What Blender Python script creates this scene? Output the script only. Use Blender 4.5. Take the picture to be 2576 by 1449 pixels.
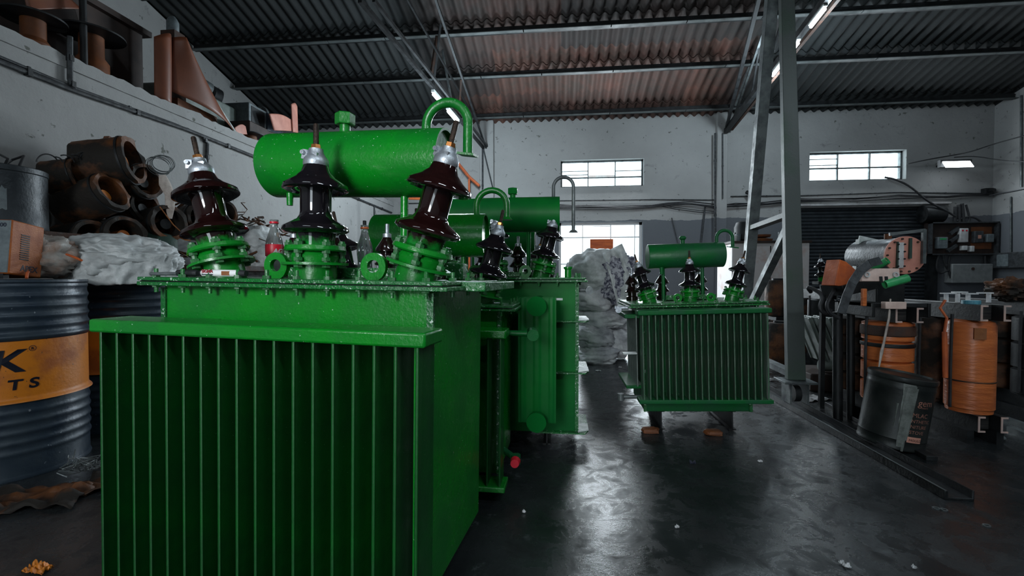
import bpy, math, random
from mathutils import Vector, Matrix, Euler, noise
R=math.radians
for o in list(bpy.data.objects): bpy.data.objects.remove(o)
SC=bpy.context.scene; COL=SC.collection
random.seed(7)
# ---------------------------------------------------------------- camera
F=1150.0; CH=0.9
YAW=math.atan(122/F); PIT=math.atan(27.5/F)
cam=bpy.data.objects.new('camera',bpy.data.cameras.new('camera')); COL.objects.link(cam)
cam.location=(0,0,CH); cam.rotation_euler=(R(90)-PIT,0,YAW)
cam.data.sensor_width=36; cam.data.lens=36*F/2576; cam.data.clip_start=.02; SC.camera=cam
CM=Euler((R(90)-PIT,0,YAW)).to_matrix()
def ray(px,py): return CM@Vector(((px-1288)/F,-(py-724.5)/F,-1))
def P(px,py,Y): d=ray(px,py); t=Y/d.y; return Vector((d.x*t,Y,CH+d.z*t))
def PX(px,py,x): d=ray(px,py); t=x/d.x; return Vector((x,d.y*t,CH+d.z*t))
def G(px,py,z=0): d=ray(px,py); t=(z-CH)/d.z; return Vector((d.x*t,d.y*t,z))
# ---------------------------------------------------------------- light
vs=SC.view_settings; vs.view_transform='Standard'; vs.look='None'; vs.exposure=0.0; vs.gamma=1; vs.use_curve_mapping=False
wd=bpy.data.worlds.new('sky'); SC.world=wd; wd.use_nodes=True
bgn=wd.node_tree.nodes['Background']; bgn.inputs[0].default_value=(.80,.92,1,1); bgn.inputs[1].default_value=6
def area(name,loc,rot,sx,sy,power,col=(.85,.94,1),spread=180):
    l=bpy.data.lights.new(name,'AREA'); l.shape='RECTANGLE'; l.size=sx; l.size_y=sy; l.energy=power; l.color=col; l.spread=R(spread)
    o=bpy.data.objects.new(name,l); COL.objects.link(o); o.location=loc; o.rotation_euler=rot; return o
# daylight through the openings of the back wall, plus an unseen fill added behind the camera for the fronts
area('window_daylight',(.75,8.7,2.87),(R(-75),0,0),1.5,.5,80)
area('window_daylight',(5.26,8.7,2.87),(R(-75),0,0),1.5,.5,25)
area('window_daylight',(.75,8.7,1.3),(R(-85),0,0),1.5,1.2,85)
area('front_fill_light',(-1.1,-3.0,2.05),(R(81),0,R(-3)),.9,1.0,11,(.92,.97,1),50)
# light of the tube lamps of the hall and of the flood lamp
def bulb(loc,power,r=.12,col=(.74,.9,1)):
    l=bpy.data.lights.new('tube_lamp_light','POINT'); l.energy=power; l.shadow_soft_size=r; l.color=col; o=bpy.data.objects.new('tube_lamp_light',l); COL.objects.link(o); o.location=loc
for x,y,z,w in ((-1.45,5.9,2.85,54),(-1.45,6.9,2.9,72),(3.0,5.6,3.7,28),(3.0,6.9,3.5,54)): bulb((x,y,z),w)
for x,y,z,w in ((1.3,-.6,3.6,34),(-1.1,-.9,3.6,6),(3.2,.9,3.7,38)): area('tube_lamp_light',(x,y,z-.08),(0,0,0),1.3,.12,w,(.78,.92,1))  # the two on the right are added to brighten that side
area('flood_lamp_light',P(2400,424,8.45)+Vector((0,-.15,-.05)),(R(-50),0,0),.45,.2,8,(.8,.92,1))
# ---------------------------------------------------------------- materials
def mat(name,c1,c2=None,scale=6,rough=.5,rough2=None,metal=0,bump=0,bscale=60,coat=0,thr=(.38,.62),specks=None,sscale=90,sthr=.74,detail=5,stretch=None,spec=.5,trans=0,emit=None,wear=None):
    m=bpy.data.materials.new(name); m.use_nodes=True; nt=m.node_tree; N=nt.nodes; L=nt.links
    b=N['Principled BSDF']; b.inputs['Base Color'].default_value=(*c1,1); b.inputs['Roughness'].default_value=rough
    b.inputs['Metallic'].default_value=metal; b.inputs['Coat Weight'].default_value=coat; b.inputs['Coat Roughness'].default_value=.12
    b.inputs['Specular IOR Level'].default_value=spec; b.inputs['Transmission Weight'].default_value=trans
    if emit: b.inputs['Emission Color'].default_value=(*emit[0],1); b.inputs['Emission Strength'].default_value=emit[1]
    tc=N.new('ShaderNodeTexCoord'); src=tc.outputs['Object']
    if stretch:
        mp=N.new('ShaderNodeMapping'); mp.inputs['Scale'].default_value=stretch; L.new(src,mp.inputs[0]); src=mp.outputs[0]
    def nz(s,d=detail,r=.6):
        n=N.new('ShaderNodeTexNoise'); n.inputs['Scale'].default_value=s; n.inputs['Detail'].default_value=d; n.inputs['Roughness'].default_value=r; L.new(src,n.inputs['Vector']); return n.outputs[0]
    def ramp(a,lo,hi,v0=0,v1=1):
        n=N.new('ShaderNodeMapRange'); n.inputs[1].default_value=lo; n.inputs[2].default_value=hi; n.inputs[3].default_value=v0; n.inputs[4].default_value=v1; L.new(a,n.inputs[0]); return n.outputs[0]
    cur=None
    def mix(f,A,B):
        n=N.new('ShaderNodeMix'); n.data_type='RGBA'; L.new(f,n.inputs[0])
        for s,i in ((A,6),(B,7)):
            if isinstance(s,tuple): n.inputs[i].default_value=(*s,1)
            else: L.new(s,n.inputs[i])
        return n.outputs[2]
    f=None
    if c2 is not None:
        f=nz(scale); cur=mix(ramp(f,*thr),c1,c2)
    if wear:
        cur=mix(ramp(nz(wear[1]),wear[2],wear[2]+.05),cur if cur else c1,wear[0])
    if specks:
        cur=mix(ramp(nz(sscale,2),sthr,sthr+.02),cur if cur else c1,specks)
    if cur: L.new(cur,b.inputs['Base Color'])
    if rough2 is not None: L.new(ramp(f if f else nz(scale),*thr,rough,rough2),b.inputs['Roughness'])
    if bump:
        bn=N.new('ShaderNodeBump'); bn.inputs['Strength'].default_value=bump; bn.inputs['Distance'].default_value=.01; L.new(nz(bscale,4),bn.inputs['Height']); L.new(bn.outputs[0],b.inputs['Normal'])
    return m
M={}
M['green']=mat('green_enamel',(.003,.21,.012),(.003,.15,.016),5,.24,.34,bump=.16,bscale=70,coat=.1,specks=(.35,.5,.38),sscale=110,sthr=.705)
M['green_old']=mat('green_enamel_dusty',(.004,.11,.022),(.012,.085,.035),7,.35,.45,bump=.15,bscale=60,spec=.25,specks=(.3,.42,.33),sscale=130,sthr=.73)
M['green_fin']=mat('green_fin_shaded',(.002,.085,.010),(.002,.06,.010),9,.35,.45,bump=.1,bscale=40,specks=(.5,.6,.5),sscale=150,sthr=.75)  # darkened green: shade between the fins is put into the colour
M['green_mid']=mat('green_panel_enamel',(.003,.14,.02),(.003,.10,.02),4,.42,.5,bump=.06,bscale=40,spec=.15)
M['green_sheen']=mat('green_fin_sheen',(.10,.13,.10),(.006,.09,.03),9,.35,.5,bump=.15,bscale=50,stretch=(4,4,.8))  # grey streaks paint whitish reflections on the worn fins
M['lid']=mat('lid_green',(.004,.13,.02),(.01,.10,.025),14,.25,.4,bump=.5,bscale=70,specks=(.4,.5,.42),sscale=90,sthr=.63)
M['porc']=mat('brown_porcelain',(.010,.004,.004),(.007,.003,.003),3,.07,.12,coat=.6)
M['porc_blk']=mat('black_porcelain',(.008,.006,.007),None,3,.07,coat=.6)
M['zinc']=mat('cast_zinc',(.5,.53,.57),(.3,.33,.37),30,.42,.55,metal=.8,bump=.2)
M['brass']=mat('brass_nut',(.55,.22,.07),None,rough=.3,metal=.9)
M['rod']=mat('dark_rod',(.02,.014,.012),(.05,.03,.02),60,.35,.5,metal=.6,bump=.4,bscale=250)
M['bolt']=mat('painted_bolt',(.005,.13,.02),(.05,.13,.06),60,.35,.5,bump=.3)
M['white_chip']=mat('white_primer_steel',(.6,.63,.62),(.35,.4,.38),20,.5,bump=.2)
M['black']=mat('black_steel',(.008,.009,.010),(.02,.022,.024),12,.45,.6,metal=.3,bump=.15)
M['steel']=mat('grey_steel',(.16,.18,.18),(.07,.08,.085),9,.4,.6,metal=.4,bump=.15)
M['rail']=mat('worn_black_rail',(.012,.013,.014),(.03,.033,.036),9,.3,.5,metal=.5,bump=.2)
M['post']=mat('galvanised_post',(.075,.088,.085),(.035,.085,.045),2.2,.45,.6,metal=.2,bump=.15,thr=(.5,.75),specks=(.4,.3,.25),sscale=30,sthr=.77)
M['darkrust']=mat('dark_rust',(.03,.02,.016),(.07,.03,.018),12,.7,.9,bump=.4)
M['purlin']=mat('purlin_paint',(.12,.135,.135),(.055,.065,.065),3,.5,.7,bump=.1,specks=(.02,.02,.02),sscale=20,sthr=.7)
M['kraft']=mat('kraft_paper',(.30,.105,.03),(.20,.065,.02),10,.42,.55,bump=.35,bscale=26)
M['kraft_dk']=mat('oily_kraft',(.13,.042,.009),(.012,.008,.005),5,.6,.8,bump=.6,bscale=25,thr=(.40,.56))
M['copper']=mat('varnished_coil',(.60,.165,.045),(.44,.11,.032),6,.28,.40,bump=.5,bscale=16,stretch=(1,1,4))
M['pink']=mat('pink_primer',(.62,.27,.20),(.5,.2,.15),8,.5,.6,bump=.1)
M['pinkplate']=mat('pale_pink_plate',(.80,.60,.53),(.62,.44,.38),12,.5,.6,bump=.1)
M['orange']=mat('orange_primer',(.60,.13,.03),(.42,.09,.03),9,.45,.6,bump=.2)
M['sack']=mat('white_woven_sack',(.66,.68,.68),(.40,.42,.42),9,.5,.65,bump=.5,bscale=30)
M['sack_dirty']=mat('dirty_sack',(.42,.39,.36),(.28,.16,.11),7,.5,.6,bump=.6,bscale=25,thr=(.45,.65))
M['sack_far']=mat('pale_sack',(.75,.75,.76),(.40,.40,.43),6,.6,.7,bump=.6,bscale=22)
M['cloth']=mat('shredded_cloth',(.45,.45,.5),(.06,.06,.10),28,.8,bump=1,bscale=40,thr=(.42,.58))
M['navy']=mat('navy_drum_paint',(.018,.030,.048),(.03,.045,.06),7,.3,.5,metal=.2,bump=.15,specks=(.2,.22,.24),sscale=50,sthr=.72)
M['drum_or']=mat('orange_drum_paint',(.56,.17,.008),(.34,.09,.012),5,.45,.6,bump=.15,thr=(.45,.6),specks=(.05,.03,.02),sscale=70,sthr=.70)
M['textnavy']=mat('navy_print',(.012,.016,.035),rough=.5)
M['apex']=mat('orange_machine_case',(.42,.11,.012),(.30,.07,.012),14,.5,.6,bump=.3,bscale=120)
M['greyplastic']=mat('grey_plastic',(.16,.19,.2),(.1,.12,.13),20,.5,.6)
M['white']=mat('white_paint',(.62,.62,.62),(.42,.40,.40),6,.5,.6,bump=.1)
M['paper']=mat('white_paper',(.7,.7,.7),(.5,.5,.52),30,.7)
M['glassclear']=mat('clear_bottle_glass',(.55,.6,.6),None,rough=.04,trans=.75,spec=.8)
M['red']=mat('red_label',(.6,.01,.03),rough=.4)
M['labelwhite']=mat('white_print',(.75,.75,.75),rough=.5)
M['redprint']=mat('dark_red_print',(.25,.02,.03),rough=.5)
M['cola']=mat('dark_liquid',(.01,.006,.005),rough=.1)
M['cable']=mat('black_cable',(.012,.013,.015),(.03,.03,.033),30,.5,.6)
M['conduit']=mat('grimy_conduit',(.05,.055,.06),(.02,.022,.025),20,.5,.7,bump=.2)
M['stain']=mat('wall_grime_crack',(.09,.10,.105),(.05,.055,.06),20,.9)
M['gcyl']=mat('dull_green_tank',(.035,.07,.055),(.02,.045,.035),6,.45,.6,bump=.15)
M['blkcan']=mat('black_sheet_drum',(.012,.016,.02),(.03,.036,.042),6,.35,.55,metal=.3,bump=.2)
M['board']=mat('dark_panel_board',(.04,.02,.014),(.02,.012,.01),5,.6,.7)
M['boardor']=mat('rust_orange_board',(.20,.06,.015),(.12,.04,.015),8,.6,.7)
M['pinkwhite']=mat('blotched_white_sheet',(.62,.58,.57),(.52,.33,.27),5,.6,.7,thr=(.5,.72),bump=.1)
M['green_matte']=mat('matte_green_cap',(.003,.12,.02),rough=.8,spec=.05)
M['lgreen']=mat('bright_green_paint',(.05,.42,.14),(.03,.3,.1),10,.35,.5,bump=.3)
M['teal']=mat('blue_insulation',(.06,.22,.30),(.1,.32,.4),30,.5,stretch=(8,8,1))
M['tape']=mat('cotton_tape',(.6,.53,.48),(.4,.33,.29),20,.8,bump=.4)
M['tincan']=mat('black_paint_tin',(.018,.022,.022),(.035,.038,.036),8,.35,.5,metal=.4,bump=.12)
M['drip']=mat('grey_paint_drip',(.16,.175,.16),(.09,.10,.09),20,.4,bump=.3)
M['salmon']=mat('salmon_print',(.58,.27,.2),rough=.5)
M['lamp']=mat('lit_tube',(1,1,1),emit=((.85,.94,1),9))
M['radgrey']=mat('grey_radiator',(.17,.20,.18),(.10,.125,.11),7,.4,.55,bump=.2)
M['slat']=mat('shutter_slat_steel',(.055,.065,.075),(.035,.042,.05),8,.4,.55,metal=.5,bump=.1)
M['laminate']=mat('core_laminate',(.02,.02,.022),(.05,.045,.04),6,.4,.6,metal=.3,stretch=(1,1,30))
M['chan_end']=mat('bare_steel_edge',(.62,.42,.36),(.45,.35,.32),20,.45,metal=.1)
M['brownsheet']=mat('brown_card_sheet',(.21,.065,.030),(.16,.05,.025),3,.4,.5,bump=.05)
M['brick']=mat('orange_plank',(.60,.13,.03),(.38,.07,.02),4,.7,stretch=(1,1,6))
def glass():
    m=bpy.data.materials.new('window_glass'); m.use_nodes=True; nt=m.node_tree; N=nt.nodes; L=nt.links; N.clear()
    o=N.new('ShaderNodeOutputMaterial'); a=N.new('ShaderNodeBsdfTransparent'); a.inputs[0].default_value=(.93,.97,.97,1); g=N.new('ShaderNodeBsdfGlossy'); g.inputs[1].default_value=.03
    x=N.new('ShaderNodeMixShader'); x.inputs[0].default_value=.07; L.new(a.outputs[0],x.inputs[1]); L.new(g.outputs[0],x.inputs[2]); L.new(x.outputs[0],o.inputs[0]); return m
M['glass']=glass()
M['boxgrey']=mat('pale_grey_box',(.26,.27,.27),(.2,.21,.21),12,.5)
M['winwhite']=mat('white_window_frame',(.8,.8,.8),rough=.6)
def custom(name,fn):
    m=bpy.data.materials.new(name); m.use_nodes=True; nt=m.node_tree; b=nt.nodes['Principled BSDF']; fn(nt,b,nt.nodes,nt.links); M[name]=m
class NT:
    def __init__(s,nt): s.N=nt.nodes; s.L=nt.links; s.tc=s.N.new('ShaderNodeTexCoord').outputs['Object']
    def map(s,sc): n=s.N.new('ShaderNodeMapping'); n.inputs['Scale'].default_value=sc; s.L.new(s.tc,n.inputs[0]); return n.outputs[0]
    def nz(s,sc,d=6,r=.6,v=None,dist=0):
        n=s.N.new('ShaderNodeTexNoise'); n.inputs['Scale'].default_value=sc; n.inputs['Detail'].default_value=d; n.inputs['Roughness'].default_value=r; n.inputs['Distortion'].default_value=dist; s.L.new(v or s.tc,n.inputs['Vector']); return n.outputs[0]
    def rm(s,a,lo,hi,v0=0,v1=1):
        n=s.N.new('ShaderNodeMapRange'); 
        for i,v in enumerate((lo,hi,v0,v1)): n.inputs[i+1].default_value=v
        s.L.new(a,n.inputs[0]); return n.outputs[0]
    def mix(s,f,A,B):
        n=s.N.new('ShaderNodeMix'); n.data_type='RGBA'
        if isinstance(f,(int,float)): n.inputs[0].default_value=f
        else: s.L.new(f,n.inputs[0])
        for q,i in ((A,6),(B,7)):
            if isinstance(q,tuple): n.inputs[i].default_value=(*q,1)
            else: s.L.new(q,n.inputs[i])
        return n.outputs[2]
    def math(s,op,a,b):
        n=s.N.new('ShaderNodeMath'); n.operation=op
        for q,i in ((a,0),(b,1)):
            if isinstance(q,(int,float)): n.inputs[i].default_value=q
            else: s.L.new(q,n.inputs[i])
        return n.outputs[0]
    def sep(s): n=s.N.new('ShaderNodeSeparateXYZ'); s.L.new(s.tc,n.inputs[0]); return n.outputs
    def bump(s,h,b,st=.3,d=.01):
        n=s.N.new('ShaderNodeBump'); n.inputs['Strength'].default_value=st; n.inputs['Distance'].default_value=d; s.L.new(h,n.inputs['Height']); s.L.new(n.outputs[0],b.inputs['Normal'])
def floorfn(nt,b,N,L):
    t=NT(nt); big=t.nz(1.3,8,.65); fine=t.nz(9,8,.7,dist=.6); st=t.nz(1,8,.7,v=t.map((3,9,3)))
    c=t.mix(t.rm(big,.35,.65),(.010,.012,.013),(.034,.038,.041)); c=t.mix(t.rm(fine,.52,.72),c,(.007,.008,.009)); c=t.mix(t.rm(t.nz(6,8,.75),.60,.72),c,(.085,.095,.10))
    L.new(c,b.inputs['Base Color'])
    L.new(t.math('ADD',t.rm(big,.3,.7,.13,.22),t.rm(fine,.42,.66,-.03,.36)),b.inputs['Roughness'])
    b.inputs['Specular IOR Level'].default_value=.55
    t.bump(t.math('ADD',t.nz(90,5,.75),t.math('MULTIPLY',t.nz(1,9,.75,v=t.map((5,14,5))),.35)),b,.16,.006)
custom('floor',floorfn)
def wallfn(dado):
    def fn(nt,b,N,L):
        t=NT(nt); c=t.mix(t.rm(t.nz(.8,7,.6),.3,.7),(.31,.31,.305),(.40,.40,.395))
        c=t.mix(t.rm(t.nz(3.2,8,.7,dist=.8),.60,.74),c,(.19,.195,.19)); c=t.mix(t.rm(t.nz(11,4,.6),.655,.70),c,(.13,.135,.12))
        if dado:
            z=t.sep()[2]; f=t.math('GREATER_THAN',t.math('ADD',1.96,t.rm(t.nz(1.5),.3,.7,-.03,.05)),z)
            c=t.mix(f,c,(.13,.14,.155))
        L.new(c,b.inputs['Base Color']); b.inputs['Roughness'].default_value=.85; t.bump(t.nz(7,8,.7),b,.5,.02)
    return fn
custom('wall',wallfn(False)); custom('wall_dado',wallfn(True))
def rooffn(nt,b,N,L):
    t=NT(nt); x=t.sep()[0]
    cell=N.new('ShaderNodeTexWhiteNoise'); cell.noise_dimensions='2D'; mp=t.N.new('ShaderNodeVectorMath'); mp.operation='SNAP'; L.new(t.tc,mp.inputs[0]); mp.inputs[1].default_value=(1.05,1.0,50); L.new(mp.outputs[0],cell.inputs[0])
    band=t.math('MULTIPLY',t.rm(x,-2.2,-1.0),t.rm(x,3.2,2.4));  # middle sheets browned: warm light on the roof is put into their colour
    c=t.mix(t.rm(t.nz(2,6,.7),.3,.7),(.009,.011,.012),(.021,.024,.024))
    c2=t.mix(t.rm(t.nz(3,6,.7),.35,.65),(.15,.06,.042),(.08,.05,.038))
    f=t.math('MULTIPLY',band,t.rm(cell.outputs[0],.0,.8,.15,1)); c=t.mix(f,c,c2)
    L.new(c,b.inputs['Base Color']); b.inputs['Roughness'].default_value=.8; t.bump(t.nz(14,6,.7),b,.3,.01)
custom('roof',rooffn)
def spray(porc):
    def fn(nt,b,N,L):
        t=NT(nt); f=t.rm(t.math('ADD',t.sep()[2],t.rm(t.nz(30),.3,.7,-.012,.012)),.112,.128)
        L.new(t.mix(f,(.004,.19,.02),porc),b.inputs['Base Color']); b.inputs['Roughness'].default_value=.08; b.inputs['Coat Weight'].default_value=.4
    return fn
custom('porc_brown',spray((.011,.003,.003))); custom('porc_black',spray((.007,.006,.008)))
# ---------------------------------------------------------------- mesh helpers
class MB:
    def __init__(s): s.v=[]; s.f=[]; s.M=Matrix()
    def add(s,vs,fs):
        n=len(s.v); s.v+=[s.M@Vector(v) for v in vs]; s.f+=[tuple(i+n for i in f) for f in fs]; return s
    def box(s,x0,x1,y0,y1,z0,z1):
        return s.add([(x0,y0,z0),(x1,y0,z0),(x1,y1,z0),(x0,y1,z0),(x0,y0,z1),(x1,y0,z1),(x1,y1,z1),(x0,y1,z1)],[(0,3,2,1),(4,5,6,7),(0,1,5,4),(1,2,6,5),(2,3,7,6),(3,0,4,7)])
    def cbox(s,c,sz,rot=(0,0,0)):
        o=s.M; s.M=o@Matrix.Translation(c)@Euler(rot).to_matrix().to_4x4(); a,b,d=[q/2 for q in sz]; s.box(-a,a,-b,b,-d,d); s.M=o; return s
    def beam(s,p0,p1,w,h,up=(0,0,1)):
        p0=Vector(p0);p1=Vector(p1);d=(p1-p0);l=d.length;d.normalize(); u=Vector(up); x=d.cross(u).normalized(); u=x.cross(d)
        o=s.M; m=Matrix((x,d,u)).transposed().to_4x4(); m.translation=p0; s.M=o@m; s.box(-w/2,w/2,0,l,-h/2,h/2); s.M=o; return s
    def lathe(s,prof,n=28,M=None,close=False):
        o=s.M
        if M is not None: s.M=o@M
        vs=[];fs=[];k=len(prof)
        for r,z in prof:
            for i in range(n): a=2*math.pi*i/n; vs.append((r*math.cos(a),r*math.sin(a),z))
        for j in range(k if close else k-1):
            j2=(j+1)%k
            for i in range(n): i2=(i+1)%n; fs.append((j*n+i,j*n+i2,j2*n+i2,j2*n+i))
        if not close:
            if prof[0][0]>1e-6: fs.append(tuple(range(n))[::-1])
            if prof[-1][0]>1e-6: fs.append(tuple((k-1)*n+i for i in range(n)))
        s.add(vs,fs); s.M=o; return s
    def cyl(s,p0,p1,r,r1=None,n=20):
        p0=Vector(p0);p1=Vector(p1);d=p1-p0;l=d.length; q=d.to_track_quat('Z','Y').to_matrix().to_4x4(); q.translation=p0
        return s.lathe([(r,0),(r if r1 is None else r1,l)],n,q)
    def ring(s,p0,p1,ro,ri,n=24):
        p0=Vector(p0);p1=Vector(p1);d=p1-p0;l=d.length; q=d.to_track_quat('Z','Y').to_matrix().to_4x4(); q.translation=p0
        return s.lathe([(ri,0),(ro,0),(ro,l),(ri,l)],n,q,close=True)
    def tube(s,pts,r,n=10,flat=1):
        pts=[Vector(p) for p in pts]; vs=[];fs=[];x=None
        for i,p in enumerate(pts):
            d=(pts[min(i+1,len(pts)-1)]-pts[max(i-1,0)]).normalized()
            if x is None: x=d.orthogonal().normalized()
            else: x=(x-d*x.dot(d)); x=x.normalized() if x.length>1e-6 else d.orthogonal().normalized()
            y=d.cross(x); rr=r[i] if isinstance(r,(list,tuple)) else r
            for k in range(n): a=2*math.pi*k/n; vs.append(p+x*math.cos(a)*rr+y*math.sin(a)*rr*flat)
        for i in range(len(pts)-1):
            for k in range(n): k2=(k+1)%n; fs.append((i*n+k,i*n+k2,(i+1)*n+k2,(i+1)*n+k))
        fs.append(tuple(range(n))[::-1]); fs.append(tuple((len(pts)-1)*n+k for k in range(n))); return s.add(vs,fs)
    def prism(s,poly,a,b,ax='y'):
        n=len(poly); f={'y':lambda p,t:(p[0],t,p[1]),'z':lambda p,t:(p[0],p[1],t),'x':lambda p,t:(t,p[0],p[1])}[ax]
        return s.add([f(p,a) for p in poly]+[f(p,b) for p in poly],[tuple(range(n)),tuple(range(2*n-1,n-1,-1))]+[(i,i+n,(i+1)%n+n,(i+1)%n) for i in range(n)])
    def blob(s,c,rad,n=(36,24),pw=1.0,amp=.1,fr=3.0,seed=0,flat=None,wr=0):
        vs=[];fs=[];a,b=n
        sg=lambda v,p: math.copysign(abs(v)**p,v)
        for j in range(b+1):
            t=math.pi*j/b
            for i in range(a):
                u=2*math.pi*i/a; d=Vector((sg(math.sin(t),pw)*sg(math.cos(u),pw),sg(math.sin(t),pw)*sg(math.sin(u),pw),sg(math.cos(t),pw)))
                q=d*fr+Vector((seed*7.1,seed*3.3,seed)); k=1+amp*noise.noise(q)+amp*.5*noise.noise(q*2.7)
                if wr: k+=wr*(.5-abs(noise.noise(Vector((q.x*1.6+q.z,q.y*1.9,q.z*3.1))))*2)*.5+wr*.14*noise.noise(Vector((q.x*4,q.y*4,q.z*6)))
                p=Vector((d.x*rad[0],d.y*rad[1],d.z*rad[2]))*k
                if flat is not None and p.z<flat: p.z=flat+(p.z-flat)*.08
                vs.append(p+Vector(c))
        for j in range(b):
            for i in range(a): i2=(i+1)%a; fs.append((j*a+i,(j+1)*a+i,(j+1)*a+i2,j*a+i2))
        return s.add(vs,fs)
    def mesh(s,name,m,ang=35):
        me=bpy.data.meshes.new(name); me.from_pydata([tuple(v) for v in s.v],[],s.f); me.validate(); me.materials.append(m)
        me.polygons.foreach_set('use_smooth',[True]*len(me.polygons))
        import bmesh
        bm=bmesh.new(); bm.from_mesh(me); bmesh.ops.recalc_face_normals(bm,faces=bm.faces); bm.to_mesh(me); bm.free()
        me.set_sharp_from_angle(angle=R(ang)); return me
    def build(s,name,m,parent=None,loc=(0,0,0),rot=(0,0,0),bevel=0,label=None,ang=35,kind=None):
        if m in ('sack','sack_far','sack_dirty','cloth'): ang=180
        return put(name,s.mesh(name,M[m] if isinstance(m,str) else m,ang),parent,loc,rot,bevel=bevel,label=label,kind=kind)
def put(name,me,parent=None,loc=(0,0,0),rot=(0,0,0),scale=1,bevel=0,label=None,kind=None):
    o=bpy.data.objects.new(name,me); COL.objects.link(o); o.location=loc; o.rotation_euler=rot; o.scale=(scale,)*3
    if parent: o.parent=parent
    if label: o['label']=label
    if kind: o['kind']=kind
    if bevel: md=o.modifiers.new('bevel','BEVEL'); md.width=bevel; md.segments=2; md.limit_method='ANGLE'
    return o
def tag(o,label,cat,group=None):
    o['label']=label; o['category']=cat
    if group: o['group']=group
    return o
def thing(name,label,cat,loc=(0,0,0),rot=(0,0,0),group=None):
    o=bpy.data.objects.new(name,None); COL.objects.link(o); o.location=loc; o.rotation_euler=rot; o.empty_display_size=.05; return tag(o,label,cat,group)
def arc(c,r,a0,a1,n,u,v):
    c=Vector(c);u=Vector(u);v=Vector(v); return [c+u*r*math.cos(R(a0+(a1-a0)*i/n))+v*r*math.sin(R(a0+(a1-a0)*i/n)) for i in range(n+1)]
def textmesh(s,size,m,bold=0.0):
    c=bpy.data.curves.new('lettering','FONT'); c.body=s; c.size=size; c.extrude=.0006; c.offset=bold; c.align_x='LEFT'; c.resolution_u=4
    o=bpy.data.objects.new('t',c); COL.objects.link(o); bpy.context.view_layer.update(); me=bpy.data.meshes.new_from_object(o.evaluated_get(bpy.context.evaluated_depsgraph_get())); bpy.data.objects.remove(o); bpy.data.curves.remove(c)
    me.materials.clear(); me.materials.append(M[m]); return me
def wrap(me,r,a0,z0,sh=0,sx=1):   # bend flat lettering round a vertical cylinder; a0 is the angle of its left edge
    for v in me.vertices: x,y,d=v.co; a=a0+(x*sx+sh*y)/r; rr=r+.0012+abs(d); v.co=(rr*math.cos(a),rr*math.sin(a),z0+y)
    return me
# ---------------------------------------------------------------- the hall
YB=8.8; XL=-3.3; XR=7.45; XU=-5.6; YF=-3.2
def roofz(y): return 3.82+.26*(8.8-y) if y>1 else 3.82+.26*7.8-.26*(1-y)
def struct(o): o['kind']='structure'; return o
struct(MB().box(XU-.3,XR+.3,YF-.3,YB+.3,-.2,0).build('floor','floor'))
def holewall(name,x0,x1,z0,z1,holes,y,th,m,top=None):
    xs=sorted({x0,x1,*[h[0] for h in holes],*[h[1] for h in holes]}); zs=sorted({z0,z1,*[h[2] for h in holes],*[h[3] for h in holes]}); b=MB()
    solid=lambda i,j: 0<=i<len(xs)-1 and 0<=j<len(zs)-1 and not any(h[0]<=(xs[i]+xs[i+1])/2<=h[1] and h[2]<=(zs[j]+zs[j+1])/2<=h[3] for h in holes)
    for i in range(len(xs)-1):
        for j in range(len(zs)-1):
            if not solid(i,j): continue
            a,c,e,g=xs[i],xs[i+1],zs[j],zs[j+1]
            b.add([(a,y,e),(c,y,e),(c,y,g),(a,y,g)],[(0,1,2,3)]); b.add([(a,y+th,e),(c,y+th,e),(c,y+th,g),(a,y+th,g)],[(0,3,2,1)])
            if not solid(i-1,j): b.add([(a,y,e),(a,y+th,e),(a,y+th,g),(a,y,g)],[(0,3,2,1)])
            if not solid(i+1,j): b.add([(c,y,e),(c,y+th,e),(c,y+th,g),(c,y,g)],[(0,1,2,3)])
            if not solid(i,j-1): b.add([(a,y,e),(c,y,e),(c,y+th,e),(a,y+th,e)],[(0,3,2,1)])
            if not solid(i,j+1): b.add([(a,y,g),(c,y,g),(c,y+th,g),(a,y+th,g)],[(0,1,2,3)])
    me=bpy.data.meshes.new(name); me.from_pydata([tuple(v) for v in b.v],[],b.f); me.materials.append(M[m]); return struct(put(name,me))
W1=(0,1.545,2.61,3.12); W2=(4.455,6.06,2.63,3.15); W3=(-.04,1.53,.45,1.94); SH=(4.2,6.46,0,2.15)
holewall('wall_back',XU,XR,0,3.92,[W1,W2,W3,SH],YB,.22,'wall_dado')
b=MB(); b.prism([(YF-.2,0),(YB+.2,0),(YB+.2,2.31),(YF-.2,2.31)],XL-.2,XL,'x')
# broken plaster lip along the loft edge
n=260; vs=[];fs=[]
for i in range(n+1):
    y=YF+(YB-YF)*i/n; h=2.385+.03*noise.noise(Vector((y*3,0,0)))+.02*noise.noise(Vector((y*14,3,0))); d=.012+.012*noise.noise(Vector((y*9,1,0)))
    vs+=[(XL-.2,y,2.30),(XL+d,y,2.30),(XL+d*.6,y,h),(XL-.2,y,h)]
for i in range(n):
    a=4*i
    for k in range(4): fs.append((a+k,a+(k+1)%4,a+4+(k+1)%4,a+4+k))
b.add(vs,fs); struct(b.build('wall_left','wall'))
struct(MB().box(XU,XL-.19,YF,YB,2.2,2.34).build('floor_loft','wall'))
def gable(name,x0,x1):
    b=MB(); b.prism([(YF-.2,-.1),(YB+.2,-.1),(YB+.2,roofz(YB+.2)+.03),(1,roofz(1.01)+.03),(YF-.2,roofz(YF-.2)+.03)],x0,x1,'x'); return struct(b.build(name,'wall_dado' if x0>0 else 'wall'))
gable('wall_left_upper',XU-.2,XU); gable('wall_right',XR,XR+.2)
holewall('wall_front',XU,XR,0,roofz(YF)+.05,[(-1.75,-.35,0,2.4)],YF-.2,.2,'wall')
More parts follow.
